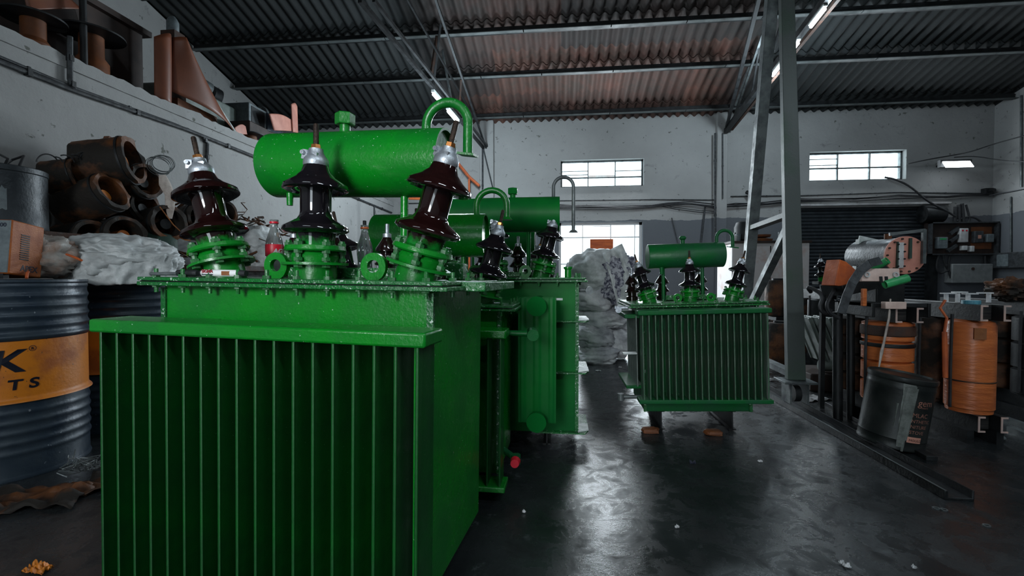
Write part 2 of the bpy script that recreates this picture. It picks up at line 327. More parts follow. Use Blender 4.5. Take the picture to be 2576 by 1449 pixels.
# pilasters and lintel on the back wall
for i,(px0,px1) in enumerate(((1208,1243),(1800,1826))):
    a=P(px0,400,YB).x; c=P(px1,400,YB).x; struct(MB().box(a,c,YB-.09,YB+.02,0,3.9).build('trim_%d'%(i+1),'wall_dado',bevel=.01))
struct(MB().box(4.1,6.75,YB-.08,YB+.01,2.17,2.21).build('trim_3','white',bevel=.01))
# corrugated roof in overlapping rows of sheets
PY=[8.45,7.38,6.5,5.6,4.7,3.8,2.9,2.0]
b=MB(); rows=[(9.1,8.45-.08)]+[(PY[i]+.06,PY[i+1]-.08) for i in range(len(PY)-1)]+[(2.06,1.0),(1.0,-1.2),(-1.2,YF-.3)]
x0,x1=XU-.3,XR+.3; nx=int((x1-x0)/.148*8)
for k,(ya,yb) in enumerate(rows):
    vs=[];fs=[]
    for i in range(nx+1):
        x=x0+(x1-x0)*i/nx; c=.027*math.cos(2*math.pi*x/.148)
        for y,dz in ((ya,.02),(yb,-.005)):
            z=roofz(y)+.05+c+dz; vs.append((x,y,z)); vs.append((x,y,z+.008))
    for i in range(nx):
        a=4*i; fs+= [(a,a+4,a+6,a+2),(a+1,a+3,a+7,a+5),(a,a+1,a+5,a+4),(a+2,a+6,a+7,a+3)]
    b.add(vs,fs)
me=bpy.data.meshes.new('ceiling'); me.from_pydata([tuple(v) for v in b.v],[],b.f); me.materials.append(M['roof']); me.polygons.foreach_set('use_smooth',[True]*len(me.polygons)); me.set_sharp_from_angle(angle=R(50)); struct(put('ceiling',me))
# windows
def window(name,w,cols,rows,louv,y=YB+.1,fr=.03,m='steel'):
    x0,x1,z0,z1=w; f=MB(); f.box(x0,x1,y,y+.05,z0,z0+fr).box(x0,x1,y,y+.05,z1-fr,z1).box(x0,x0+fr,y,y+.05,z0,z1).box(x1-fr,x1,y,y+.05,z0,z1)
    for c in cols: f.box(c-.009,c+.009,y,y+.04,z0+fr,z1-fr)
    for r in rows: f.box(x0+fr,x1-fr,y+.002,y+.042,r-.012,r+.012)
    for (a,c,z) in louv: f.box(a,c,y+.01,y+.035,z-.006,z+.006)
    o=struct(f.build(name,m)); g=MB().box(x0+.01,x1-.01,y+.018,y+.022,z0+.01,z1-.01).build('window_pane','glass',o); return o
c1=[W1[0]+.52,W1[0]+1.03]
window('window_1',W1,c1,[2.80],[(0,.52,2.93),(0,.52,2.86),(1.03,1.54,2.92),(.52,1.03,2.83)])
c2=[W2[0]+.53,W2[0]+1.07]
window('window_2',W2,c2,[2.87],[(W2[0],c2[0],3.04),(W2[0],c2[0],2.93)])
o=window('window_3',W3,[.42,.95,1.40],[1.66,1.15],[(.6,.95,1.87)],fr=.05,m='winwhite')
tag(MB().box(.56,.99,YB+.02,YB+.09,1.14,1.62).box(.56,.99,YB+.01,YB+.02,1.36,1.385).build('wooden_board','brick',bevel=.004),'orange brown wooden board propped in the bright lower window','board')
# roller shutter
root=struct(bpy.data.objects.new('door_1',None)); COL.objects.link(root); root.location=(0,0,0)
b=MB(); n=34; vs=[];fs=[]
for i in range(n*6+1):
    z=.0+2.16*i/(n*6); y=YB+.08-.022*abs(math.sin(math.pi*i/6))**.6; vs+=[(SH[0],y,z),(SH[1],y,z)]
for i in range(n*6): fs.append((2*i,2*i+1,2*i+3,2*i+2))
b.add(vs,fs); b.build('shutter_curtain','slat',root,ang=60)
MB().cyl((SH[1]-.18,YB-.06,2.0),(SH[1]+.14,YB-.06,2.0),.15,n=28).build('shutter_roll','black',root)
MB().box(SH[1]-.02,SH[1]+.1,YB-.06,YB+.1,0,2.0).build('guide_rail','black',root)
MB().box(SH[0]-.06,SH[0]+.03,YB-.05,YB+.1,0,2.0).build('guide_rail','black',root)
# purlins
for i,y in enumerate(PY[:5]):
    z=roofz(y)-.03; r=thing('roof_purlin',['steel purlin nearest the back wall, just above the plaster','second steel purlin up from the back wall','third steel purlin up from the back wall','steel purlin at the very top edge of the photo, fourth from the wall','fifth steel purlin, high above the camera'][i],'purlin',(0,y,z),group='steel purlins under the corrugated roof')
    MB().box(XU+.05,XR-.02,-.022,.022,-.05,.04).build('purlin_web','black',r)
    b=MB(); x=XU+.05
    while x<XR-.1:
        l=random.uniform(.8,2.2); b.box(x,min(x+l-.015,XR-.02),-.085,-.018,-.056,-.046); b.box(x,min(x+l-.02,XR-.02),.025,.033,-.02,.0); x+=l
    b.build('purlin_flange','purlin',r)
# trusses
def truss(label,segs,loc):
    r=thing('roof_truss',label,'roof truss',loc); L=Vector(loc)
    for nm,a,c,w,m in segs: MB().beam(Vector(a)-L,Vector(c)-L,w,w*1.2).build(nm,m,r)
    return r
A=P(1216,372,8.68)
truss('dark steel truss at the left, running down to the left pilaster of the back wall',
 [('bottom_chord',A,P(905,0,4.2),.04,'black'),('bottom_chord',A+Vector((.07,0,.03)),P(940,0,4.3),.03,'black'),
  ('top_chord',A+Vector((.05,0,0)),P(1093,-10,5.3),.028,'black'),('top_chord',P(1195,300,8.2),P(1020,-10,5.3),.022,'black'),
  ('diagonal_strut',P(1085,190,6.4),P(1100,90,6.3),.035,'darkrust'),('diagonal_strut',P(1090,215,6.6),P(1108,60,6.2),.03,'black'),
  ('diagonal_strut',P(1135,250,7.2),P(1110,110,6.9),.025,'steel'),('diagonal_strut',P(1155,280,7.5),P(1160,200,7.2),.03,'darkrust')],A)
A=P(1826,330,8.68)
truss('dark steel truss at the right, running down to the middle pilaster of the back wall',
 [('bottom_chord',A,P(2100,-30,5.2),.07,'black'),('bottom_chord',A+Vector((.1,0,.03)),P(2130,-30,5.3),.04,'darkrust'),
  ('top_chord',A+Vector((0,0,.02)),P(1910,-8,5.7),.045,'black'),('top_chord',P(1845,300,8.4),P(1950,-8,5.8),.03,'steel'),
  ('diagonal_strut',P(1850,265,8.2),P(1905,110,7.2),.025,'steel'),('diagonal_strut',P(1890,240,7.6),P(1912,110,7.0),.025,'black'),('diagonal_strut',P(1930,180,6.9),P(1965,60,6.3),.03,'black')],A)
# lit tubes
def tube(label,p,q):
    p=Vector(p);q=Vector(q); r=thing('tube_light',label,'lamp',p,group='tube lights along the roof trusses'); d=(q-p)
    MB().beam(Vector((0,0,.04))-d*.06,d*1.06+Vector((0,0,.04)),.045,.035).build('housing','white_chip',r)
    MB().cyl(d*.5+Vector((0,0,.05)),d*.5+Vector((0,0,.085)),.006,n=6).build('hanger','black',r); MB().cyl((0,0,0),d,.019,n=12).build('lamp_tube','lamp',r)
def onchord(a,c,px):
    lo,hi=0.0,1.0
    f=lambda t:(a+(c-a)*t)
    def ppx(p): q=CM.inverted()@(p-Vector((0,0,CH))); return 1288+F*q.x/-q.z
    s=1 if ppx(c)>ppx(a) else -1
    for _ in range(40):
        m=(lo+hi)/2
        if (ppx(f(m))-px)*s<0: lo=m
        else: hi=m
    return f(lo)+Vector((0,0,-.085))
LA,LB=P(1216,372,8.68),P(905,0,4.2); RA,RB=P(1826,330,8.68),P(2100,-30,5.2)
for lb,a_,b_,p0,p1 in (('short lit tube light on the left truss, upper of the two',LA,LB,1090,1112),('short lit tube light on the left truss, seen through the curved green pipe',LA,LB,1127,1151),
    ('lit tube light on the right truss, lowest of the three between the gantry legs',RA,RB,1944,1964),('lit tube light on the right truss, middle of the three',RA,RB,1984,2008),('lit tube light on the right truss, topmost at the edge of the photo',RA,RB,2040,2075)): tube(lb,onchord(a_,b_,p0),onchord(a_,b_,p1))
for x,y,lb in ((1.3,-.6,'added tube light behind the camera on the right'),(-1.1,-.9,'tube light behind the camera on the left'),(3.2,.9,'added tube light overhead on the right')): tube(lb,(x-.6,y,3.62),(x+.6,y,3.62))
p=P(2400,418,8.45); r=thing('flood_light','square white flood light shining beside the right window','lamp',p)
MB().box(-.24,.24,-.04,.02,-.02,.1).build('housing','black',r); MB().cbox((0,-.07,.02),(.42,.012,.15),(R(-35),0,0)).build('lamp_panel','lamp',r); MB().beam((0,0,.05),(0,YB-8.45,.08),.03,.03).build('bracket','black',r)
# ---------------------------------------------------------------- transformers
S={}
def meshes():
    prof=[(.05,.058),(.05,.122),(.053,.136),(.078,.139),(.088,.146),(.086,.156),(.066,.168),(.050,.177),(.043,.188),(.041,.198),(.041,.256),(.045,.264),(.076,.254),(.087,.260),(.085,.271),(.060,.288),(.040,.306),(.030,.332),(.0,.335)]
    for k,m in (('brown','porc_brown'),('black','porc_black')): S['porc_'+k]=MB().lathe(prof,40).mesh('hv_bushing',M[m],50)
    S['turret']=MB().lathe([(.056,0),(.056,.05)],32).mesh('turret',M['green'])
    b=MB().lathe([(.05,.05),(.087,.05),(.087,.057),(.05,.057)],40,close=True); S['flange']=b.mesh('flange',M['green'])
    b=MB().lathe([(.045,.088),(.078,.088),(.081,.092),(.078,.103),(.05,.107)],40,close=True); b.lathe([(.06,.057),(.064,.075),(.058,.088)],32)
    S['ring']=b.mesh('clamp_ring',M['green'])
    b=MB().lathe([(.008,.045),(.008,.118)],8)
    for z in (.043,.06,.081,.102): b.lathe([(.012,z),(.012,z+.01)],6)
    S['cbolt']=b.mesh('clamp_bolt',M['bolt'])
    b=MB().lathe([(.031,.322),(.034,.328),(.033,.343),(.026,.352),(.02,.362),(.019,.372),(0,.373)],20); b.cbox((-.020,-.016,.354),(.016,.014,.026),(0,.2,0)); b.cbox((.012,-.018,.348),(.014,.012,.016)); b.cyl((-.022,-.032,.358),(-.022,-.024,.358),.006,n=8)
    S['cap']=b.mesh('terminal_cap',M['zinc']); S['nut']=MB().lathe([(.013,.372),(.014,.374),(.013,.384),(0,.385)],6).mesh('nut',M['brass'],20)
    S['rod']=MB().lathe([(.0075,.37),(.0075,.438),(.005,.442)],12).mesh('terminal_rod',M['rod'])
    b=MB().lathe([(.011,-.03),(.011,-.022)],6); b.lathe([(.0055,-.045),(.0055,.025)],8); b.lathe([(.011,.0),(.011,.009)],6); S['bolt']=b.mesh('lid_bolt',M['bolt'],20)
    b=MB().lathe([(.03,0),(.03,.02),(.022,.024),(.022,.04),(.036,.043),(.037,.048),(.024,.062),(.019,.08),(.035,.086),(.034,.094),(.018,.118),(.012,.13),(0,.131)],24); S['lv']=b.mesh('lv_bushing',M['porc'],50)
    b=MB().lathe([(.013,.128),(.013,.14),(.006,.142),(.006,.17),(0,.171)],12); S['lvcap']=b.mesh('lv_terminal',M['zinc'])
    pts=[(.034*math.cos(R(a)),.034*math.sin(R(a))+.04) for a in range(-20,201,12)]+[(-.05,.0),(.05,.0)]
    b=MB(); n=30
    out=[]
    for i in range(n):
        a=2*math.pi*i/n; x,y=math.cos(a),math.sin(a); out.append((x*.036,.04+y*.036 if y>0 else .04+y*.04))
    vs=[];fs=[]
    for (ox,oz),i in zip(out,range(n)):
        a=2*math.pi*i/n; ix,iz=.017*math.cos(a),.04+.017*math.sin(a)
        for t in (-.007,.007): vs+=[(ox,t,oz),(ix,t,iz)]
    for i in range(n):
        j=(i+1)%n; a=4*i;c=4*j; fs+=[(a,a+1,c+1,c),(a+2,c+2,c+3,a+3),(a,c,c+2,a+2),(a+1,a+3,c+3,c+1)]
    b.add(vs,fs); S['lug']=b.mesh('lifting_lug',M['green'])
meshes()
def gooseneck(root,x,y,z0,h,rad,down,r,m='green',square=True,side=1):
    c=Vector((x+side*rad,y,z0+h-rad)); pts=[Vector((x,y,z0)),Vector((x,y,(z0+c.z)/2))]+arc(c,rad,180,0,16,(side,0,0),(0,0,1))+[Vector((x+side*2*rad,y,c.z-down/2)),Vector((x+side*2*rad,y,c.z-down))]
    g=MB().tube(pts,r,14).build('breather_pipe',m,root); e=pts[-1]
    b=MB(); 
    if square: b.cbox((e.x,e.y,e.z-.004),(.055,.055,.007),(R(6),R(8),0))
    else: b.cyl((e.x,e.y,e.z-.012),(e.x,e.y,e.z+.002),.03,.018,n=20)
    b.build('breather_flange',m,g); return g
def transformer(label,loc,rz,roll,tw,td,zb,zt,L,bs=1,sp=.303,by=.115,lean=13,cons=None,rad=None,green='green',fin='green_fin',bcol=('brown','black','brown'),siderad=None,lv=4,lvs=1.1,full=True,chip=False):
    root=thing('transformer',label,'transformer',loc,(0,R(roll),R(rz)),'green distribution transformers')
    h=tw/2
    b=MB().box(-h,h,0,td,zb,zt-.02); b.build('tank',green,root,bevel=.004)
    for q in ((-h-.006,-h+.010),(h-.012,h+.006)): MB().box(*q,-.006,.004,zb,zt-.03).build('corner_strip','lid',root)
    lo=-.05; hi=td+.05
    b=MB(); b.prism([(-L+.01,lo),(L-.0,lo),(L,hi),(-L+.01,hi)],zt-.010,zt,'z'); lid=b.build('lid','lid',root,bevel=.002)
    MB().prism([(-L,lo+.006),(L+.01,lo+.006),(L+.01,hi+.004),(-L,hi)],zt-.024,zt-.013,'z').build('tank_flange','lid',root,bevel=.002)
    MB().prism([(-L+.006,lo+.012),(L-.005,lo+.012),(L-.005,hi-.004),(-L+.006,hi-.004)],zt-.0135,zt-.0095,'z').build('gasket','black',root)
    nb=int(round(2*(L-.05)/.092*(1 if bs>.9 else 1.25))) if full else 5
    for i in range(nb+1):
        x=-L+.05+2*(L-.05)*i/nb; put('lid_bolt',S['bolt'],root,(x,lo+.022,zt),(0,0,random.random()),.95 if bs>.9 else .8)
    for i in range(1,4): put('lid_bolt',S['bolt'],root,(L-.022,lo+(hi-lo)*i/4,zt),(0,0,random.random()),.95)
    for sx in (-.32,.32):
        MB().box(sx*tw*1.05-.02,sx*tw*1.05+.02,.02,td,0,.008).box(sx*tw*1.05-.004,sx*tw*1.05+.004,.02,td,0,zb).box(sx*tw*1.05-.02,sx*tw*1.05+.02,.02,td,zb-.008,zb+.001).build('skid_channel','black',root)
    for i,sx in enumerate((-1,0,1)):
        rot=Euler((0,R(sx*lean),0)); p=Vector((sx*sp,by,zt-.012*bs)); q=put('hv_bushing',S['porc_'+bcol[i]],root,p,rot,bs)
        for k in ('turret','flange','ring','cap','nut','rod'):
            nm={'ring':'clamp_ring','cap':'terminal_cap','nut':'terminal_nut','rod':'terminal_rod'}.get(k,k); c=put(nm,S[k],q)
            if k=='cap': c.rotation_euler=(0,0,[.4,0,-.3][i])
        for j in range(6):
            a=R(j*60+10+i*17); put('clamp_bolt',S['cbolt'],q,(.069*math.cos(a),.069*math.sin(a),0))
    lvx=[-.26,-.1,.1,.26] if lv==4 else [-.42,-.155,.175]
    for i in range(lv):
        q=put('lv_bushing',S['lv'],root,(lvx[i]*tw/.82,td-.09,zt),(0,0,0),lvs); put('lv_terminal',S['lvcap'],q)
    for sx in (-.09,.215): put('lifting_lug',S['lug'],root,(sx*tw/.82*(1 if bs>1 else .85)-(0 if bs>1 else .03),by-.05,zt-.004),(0,0,0),1.0*(bs if bs<1 else 1.03))
    MB().box(-.2*tw,.3*tw,by+.09,by+.10,zt,zt+.035).box(-.2*tw,.3*tw,by+.09,by+.12,zt,zt+.005).build('lid_angle_bar','lid',root)
    if cons:
        cx0,cx1,cy,cz,r=cons['g']
        prof=[(0,0),(r*.97,0),(r,.004),(r,cx1-cx0-.006),(r*.93,cx1-cx0-.006),(r*.93,cx1-cx0-.02),(0,cx1-cx0-.02)]
        c=MB().lathe(prof,56,Matrix.Translation((cx0,cy,cz))@Euler((0,R(90+cons.get('tilt',0)),0)).to_matrix().to_4x4()).build('conservator',cons.get('m',green),root)
        fx=cons['fill']; b=MB().cyl((fx,cy,cz+r-.01),(fx,cy,cz+r+.02),.018*cons.get('fs',1),n=16)
        if cons.get('cap','hex')=='hex': b.lathe([(.031,cz+r+.02),(.033,cz+r+.024),(.033,cz+r+.055),(.031,cz+r+.058)],6,Matrix.Translation((fx,cy,0))@Matrix.Rotation(.5,4,'Z'))
        else: b.lathe([(.012,cz+r+.02),(.022,cz+r+.03),(.022,cz+r+.038),(.016,cz+r+.045)],14,Matrix.Translation((fx,cy,0)))
        b.build('filler_cap',green,c,ang=25)
        gooseneck(root,*cons['goose'],m=cons.get('gm',green),square=cons.get('sq',True))
        MB().cyl((cx0+.08,cy-.03,cz-r+.01),(cx0+.08,cy-.03,cz-r-.035),.012,.01,n=12).build('drain_plug',green,c)
        for sx in cons['legs']: MB().cyl((sx,cy,zt),(sx,cy,cz-r*.96),.013 if bs>.9 else .011,n=14).build('conservator_support',green,root)
    if rad:
        x0,x1,y0,y1,zt_,zb_,n=rad; hh=.034 if bs>.9 else .028
        hd=MB().box(x0,x1,y0,y1,zt_-hh,zt_); hd.build('radiator_header',green,root,bevel=.006)
        MB().box(x0,x1,y0,y1,zb_,zb_+.022).build('radiator_header',green,root,bevel=.004)
        b=MB()
        for sx in (-.6,.6):
            for z in (zt_-hh/2,zb_+.012): b.box(sx*h-.03,sx*h+.03,y1-.005,.004,z-.012,z+.012)
        b.build('radiator_connection',green,root)
        m0=MB(); t=.0025; yy0=y0+.008; yy1=y1-.006; zz0=zb_+.02; zz1=zt_-hh+.002
        # pressed plate: lips at both edges and three shallow channels
        prof=[(yy0,t*.7),(yy0+.0015,t*1.5),(yy0+.006,t*1.5),(yy0+.009,t*.9),(yy0+.03,t*.9),(yy0+.045,t*1.2),(yy1-.03,t*.9),(yy1-.006,t*.9),(yy1-.003,t*1.4),(yy1,t)]
        poly=[(w,y) for y,w in prof]+[(-w,y) for y,w in reversed(prof)]
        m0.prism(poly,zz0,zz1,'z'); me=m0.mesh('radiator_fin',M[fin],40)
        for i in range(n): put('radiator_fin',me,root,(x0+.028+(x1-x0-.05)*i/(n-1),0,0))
    return root
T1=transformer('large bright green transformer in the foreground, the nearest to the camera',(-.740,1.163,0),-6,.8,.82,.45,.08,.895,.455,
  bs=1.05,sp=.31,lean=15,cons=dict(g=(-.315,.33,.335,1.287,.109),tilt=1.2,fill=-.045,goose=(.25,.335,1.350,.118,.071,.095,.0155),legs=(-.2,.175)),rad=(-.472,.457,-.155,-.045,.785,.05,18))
# rough welded end plate and small parts on the lid of the nearest transformer
MB().prism([(.40,.10),(.52,.10),(.52,.48),(.40,.50)],.868,.893,'z').build('lid_end_plate','lid',T1,bevel=.002)
MB().box(.33,.39,.30,.36,.895,.95).build('valve_block','lid',T1,bevel=.006)
T2=transformer('lower green transformer directly behind the foreground one, red valve cap at its foot',(-.67,1.93,0),-1,.5,.82,.38,.06,.785,.468,bcol=('black','black','black'),
  cons=dict(g=(-.29,.29,.34,1.11,.108),fill=.0,goose=(.235,.34,1.215,.12,.076,.06,.0155),legs=(-.2,.17),sq=False),rad=(-.46,.455,-.155,-.045,.695,.05,18))
MB().cyl((.41,-.03,.67),(.56,-.03,.67),.012,n=12).cyl((.545,-.0,.67),(.555,-.07,.668),.024,n=18).build('oil_valve','green_old',T2)
b=MB().cyl((.41,.1,.13),(.48,.02,.12),.014,n=12).cyl((.48,.02,.10),(.48,.02,.14),.02,n=14); q=b.build('drain_valve','green_old',T2)
MB().cyl((.48,.0,.12),(.48,-.03,.12),.022,.018,n=14).build('valve_cap','red',q,label='red plastic valve cap')
T4=transformer('tall green transformer with a pressed radiator and two round pipe ends, mid aisle left',(-.40,2.42,0),0,0,.98,.70,.075,.898,.53,lvs=1.6,sp=.275,by=.38,green='green_mid',bcol=('black','black','black'),
  cons=dict(g=(-.35,.40,.46,1.292,.109),fill=.1,goose=(.355,.46,1.392,.13,.062,.27,.011),legs=(-.2,.2),gm='steel',sq=False))
rx=.29
for k in range(3):
    b=MB(); yy=-.25+.07*k; z0,z1=.205,.80; x0,x1=rx-.09,rx+.09; nx=40; vs=[];fs=[]
    for s in (0,1):
        for i in range(nx+1):
            u=i/nx; x=x0+(x1-x0)*u; d=.004+.006*max(0,math.sin(u*math.pi*5))**.5*(0.06<u<.94); yv=yy-d if s==0 else yy+d
            vs+=[(x,yv,z0+.03),(x,yv,z1-.03),(x,yy+(-.003 if s==0 else .003),z0),(x,yy+(-.003 if s==0 else .003),z1)]
    o=nx+1
    for s in (0,1):
        for i in range(nx):
            a=4*(s*o+i); c=a+4; fs+=[(a,c,c+1,a+1),(a+2,c+2,c,a),(a+1,c+1,c+3,a+3)]
    for i in range(nx): a=4*i; c=4*(o+i); fs+=[(a+2,a+6,c+6,c+2),(a+3,c+3,c+7,a+7)]
    for e in (0,nx): a=4*e; c=4*(o+e); fs+=[(a+2,a,c,c+2),(a,a+1,c+1,c),(a+1,a+3,c+3,c+1)]
    b.add(vs,fs); b.build('radiator_panel','green_mid',T4)
for z in (.765,.225):
    q=MB().cyl((rx,-.31,z),(rx,.02,z),.038,n=28).build('header_pipe','green_mid',T4)
    b=MB().cyl((rx,-.318,z),(rx,-.305,z),.046,n=28); b.build('pipe_end_cap','green_matte',q)
for z in (.665,.395,.08):
    MB().prism([(.27,-.035),(.53,-.035),(.55,.02),(.55,.3),(.49,.3),(.49,.0),(.27,.0)],z,z+.007,'z').build('stiffener','lid',T4)
    MB().prism([(.493,-.03),(.55,.01),(.55,.12),(.493,.12)],z+.0075,z+.012,'z').build('stiffener_pad','white_chip',T4,label='bare pale steel end of the stiffener')
MB().cyl((.485,.04,.83),(.56,.04,.83),.011,n=10).cyl((.55,.03,.83),(.55,-.01,.83),.02,n=16).build('side_valve','steel',T4)
MB().box(.36,.41,-.245,-.24,.79,.80).build('stencil_plate','white_chip',T4)
MB().lathe([(.018,.89),(.018,.94),(.024,.945),(.024,.955)],14,Matrix.Translation((.44,.05,0))).build('filling_stub','green',T4)
T6=transformer('mostly hidden green transformer farthest back in the left row',(-.55,3.55,0),0,0,.82,.45,.08,.80,.45,green='green_mid',full=False,bcol=('black','black','black'),
  cons=dict(g=(-.34,.34,.34,1.20,.095),fill=0,goose=(.25,.34,1.29,.11,.06,.06,.0155),legs=(-.2,.2)))
T5=transformer('smaller grimy green transformer standing alone in the aisle left of the gantry',(.80,2.75,0),0,-1.7,.60,.42,.115,.755,.385,bs=.71,lvs=1.25,sp=.235,by=.10,lean=16,green='green_old',fin='green_sheen',bcol=('black','black','black'),lv=3,
  cons=dict(g=(-.22,.245,.24,1.035,.078),fill=.0,goose=(.205,.24,1.10,.085,.048,.055,.0105),legs=(-.125,.115),cap='round',fs=.7),rad=(-.355,.352,-.17,-.07,.725,.205,20))
# side radiator and valves of the smaller transformer
b=MB()
for k in range(3): b.box(-.375+.02*k*0-.0,-.372,.03+.1*k,.1+.1*k,.30,.69)
me=MB().box(-.003,.003,-.05,.05,.26,.68).mesh('side_fin',M['radgrey'])
for k in range(4): put('side_fin',me,T5,(-.335-.0*k,.06+.09*k,0),(0,0,R(90)*0+R(0)))
MB().box(-.40,-.30,.02,.40,.665,.69).build('side_header','green_old',T5,bevel=.004)
MB().box(-.40,-.30,.02,.40,.245,.265).build('side_header','green_old',T5,bevel=.004)
MB().box(-.42,-.34,-.03,.02,.46,.467).build('side_bracket','white_chip',T5)
MB().cyl((-.30,.05,.19),(-.44,.05,.19),.012,n=12).cyl((-.43,.05,.17),(-.43,.05,.21),.02,n=14).build('drain_valve','steel',T5)
MB().cyl((-.38,.0,.73),(-.46,.0,.73),.012,n=12).cyl((-.44,-.02,.72),(-.44,.02,.72),.018,n=14).build('side_valve','zinc',T5)
for x in (-.15,.2): tag(MB().blob((0,0,.012),(.05,.035,.016),(16,10),.6,.2,3,x*10,flat=-.01).build('wood_chock','boardor',loc=(.80+x*1.0-.13,2.70,0.0)),'small broken brick wedge under the %s skid of the lone transformer'%('left' if x<0 else 'right'),'wedge')
# ---------------------------------------------------------------- gantry, rail
def taper(p0,p1,a0,a1):
    p0=Vector(p0);p1=Vector(p1); (w0,d0),(w1,d1)=a0,a1
    v=[(p0.x+sx*w0/2,p0.y+sy*d0/2,p0.z) for sx,sy in ((-1,-1),(1,-1),(1,1),(-1,1))]+[(p1.x+sx*w1/2,p1.y+sy*d1/2,p1.z) for sx,sy in ((-1,-1),(1,-1),(1,1),(-1,1))]
    return MB().add(v,[(0,3,2,1),(4,5,6,7),(0,1,5,4),(1,2,6,5),(2,3,7,6),(3,0,4,7)])
gx=1.60; g=thing('gantry_frame','tall grey steel A-shaped gantry leg frame standing on the floor rail','gantry')
A0=Vector((gx,3.30,.20)); A1=PX(1977,-60,gx); B0=Vector((gx,4.25,.20)); B1=PX(1946,-60,gx)
taper(A0,A1,(.115,.05),(.088,.05)).build('leg','post',g,bevel=.003); taper(B0,B1,(.08,.07),(.08,.07)).build('leg','steel',g,bevel=.003)
def onl(a,b,z): t=(z-a.z)/(b.z-a.z); return a+(b-a)*t
MB().beam(onl(A0,A1,1.34),onl(B0,B1,1.31),.07,.035).build('cross_tie','post',g)
MB().beam(onl(A0,A1,1.26)+Vector((0,.03,0)),onl(B0,B1,.52),.055,.05).build('diagonal_brace','steel',g)
MB().beam(onl(A0,A1,.23),onl(B0,B1,.25),.07,.04).build('base_tie','steel',g)
MB().beam(A1+Vector((0,0,-.02)),B1+Vector((0,0,-.02)),.12,.05).build('top_plate','steel',g)
MB().cbox((gx,3.30,.19),(.21,.17,.016)).build('foot_plate','steel',g,bevel=.003)
for s in (-1,1): MB().box(gx+s*.055-.006,gx+s*.055+.006,3.24,3.36,.045,.184).build('wheel_fork','steel',g)
MB().cyl((gx-.02,3.30,.105),(gx+.02,3.30,.105),.055,n=24).build('wheel','black',g)
for s in (-1,1): MB().box(gx+s*.055-.006,gx+s*.055+.006,4.2,4.32,.045,.2).build('wheel_fork','steel',g)
MB().cyl((gx-.02,4.26,.105),(gx+.02,4.26,.105),.055,n=24).build('wheel','black',g)
RL_=tag(MB().prism([(1.545,0),(1.655,0),(1.655,.042),(1.648,.042),(1.648,.010),(1.60,.010),(1.559,.010),(1.559,.038),(1.551,.038),(1.545,.036)],2.0,8.5,'y').build('floor_rail','rail',bevel=.002),'long dark steel channel rail running along the floor under the gantry','rail')
MB().box(1.5445,1.5525,2.0,8.5,.0375,.0395).build('lit_edge','steel',RL_,label='bright strip painting the lit line on the rail lip')  # bright strip laid on the lip as its lit line
p,q=G(2085,1020),G(2345,1160); tag(MB().beam(p+Vector((0,0,.012)),q+Vector((0,0,.012)),.05,.024).build('angle_bar','black',bevel=.002),'dark flat steel bar on the floor under the tilted paint tin','bar')
# ---------------------------------------------------------------- core and coil assemblies
def chan(x,y0,y1,z,h,w,s):   # C channel along y; s=+1 opens to +x
    t=.009; return MB().prism([(x,z),(x+s*w,z),(x+s*w,z+t),(x+s*t,z+t),(x+s*t,z+h-t),(x+s*w,z+h-t),(x+s*w,z+h),(x,z+h)][::s],y0,y1,'y')
def core(label,cx,y0,n,sp,r,zb,zt,mats,seg,endm='chan_end'):
    t=thing('core_coil_assembly',label,'transformer core',(cx,y0,0),group='open transformer cores on the right'); L=(n-1)*sp
    MB().box(-.05,.05,-r*.6,L+r*.6,zt+.005,zt+.085).build('yoke','laminate',t); MB().box(-.05,.05,-r*.6,L+r*.6,zb-.085,zb-.005).build('yoke','laminate',t)
    for s in (-1,1):
        for z in (zt+.0,zb-.085):
            c=chan(s*.055,-r-.02,L+r+.02,z,.085,.035,-s if s<0 else 1).build('clamp_channel','black',t)
            e=chan(s*.055,-r-.024,-r-.0205,z,.085,.035,-s if s<0 else 1).build('channel_edge',endm,c,label='bare sawn end of the channel')
    for i in range(n):
        y=i*sp; prof=[(.05,zb)]
        if seg==1: prof+=[(r*.93,zb+.0),(r*.95,zb+.02),(r,zb+.025),(r*1.01,(zb+zt)/2),(r,zt-.03),(r*.93,zt-.012),(r*.6,zt),(.05,zt)]
        else:
            prof+=[(r*.97,zb)]
            for k in range(seg):
                a=zb+(zt-zb)*k/seg; c=zb+(zt-zb)*(k+1)/seg; prof+=[(r*.93,a+.004),(r,a+.008),(r,c-.012),(r*.93,c-.008),(r*.86,c-.004)]
            prof+=[(.05,zt)]
        c=MB().lathe(prof,40,Matrix.Translation((0,y,0))).build('coil',mats[i%len(mats)],t,ang=40)
        for k in range(1):
            a=R(-172+i*10); MB().tube([(r*1.03*math.cos(a),y+r*1.03*math.sin(a),zb+.02),(r*1.05*math.cos(a),y+r*1.05*math.sin(a),(zb+zt)/2),(r*1.02*math.cos(a),y+r*1.02*math.sin(a),zt+.03)],.008,6).build('winding_lead',['cable','kraft_dk','cable'][k],c)
    MB().box(-.09,-.055,-r,L,0,zb-.083).box(.055,.09,-r,L,0,zb-.083).build('base_rail','black',t)
    return t
zt=P(2235,806,2.95).z; CA=core('open transformer core with banded copper-brown coils beneath the piled scrap',1.945,2.95,2,.285,.125,.17,zt,['copper','kraft_dk','kraft_dk'],4)
zt2=P(2450,803,2.8).z; CB=core('open transformer core with one tall smooth orange wrapped coil at its near end',2.275,2.80,3,.25,.105,.155,zt2,['copper','kraft_dk','kraft_dk'],1)
CC=core('dark open transformer core at the right edge of the photo',2.95,3.15,3,.27,.12,.17,.66,['black','kraft_dk','black'],3,'steel')
CD=core('dark transformer core standing far behind the leaning grey radiators',2.40,4.50,2,.26,.11,.17,.70,['black','kraft_dk'],3,'steel')
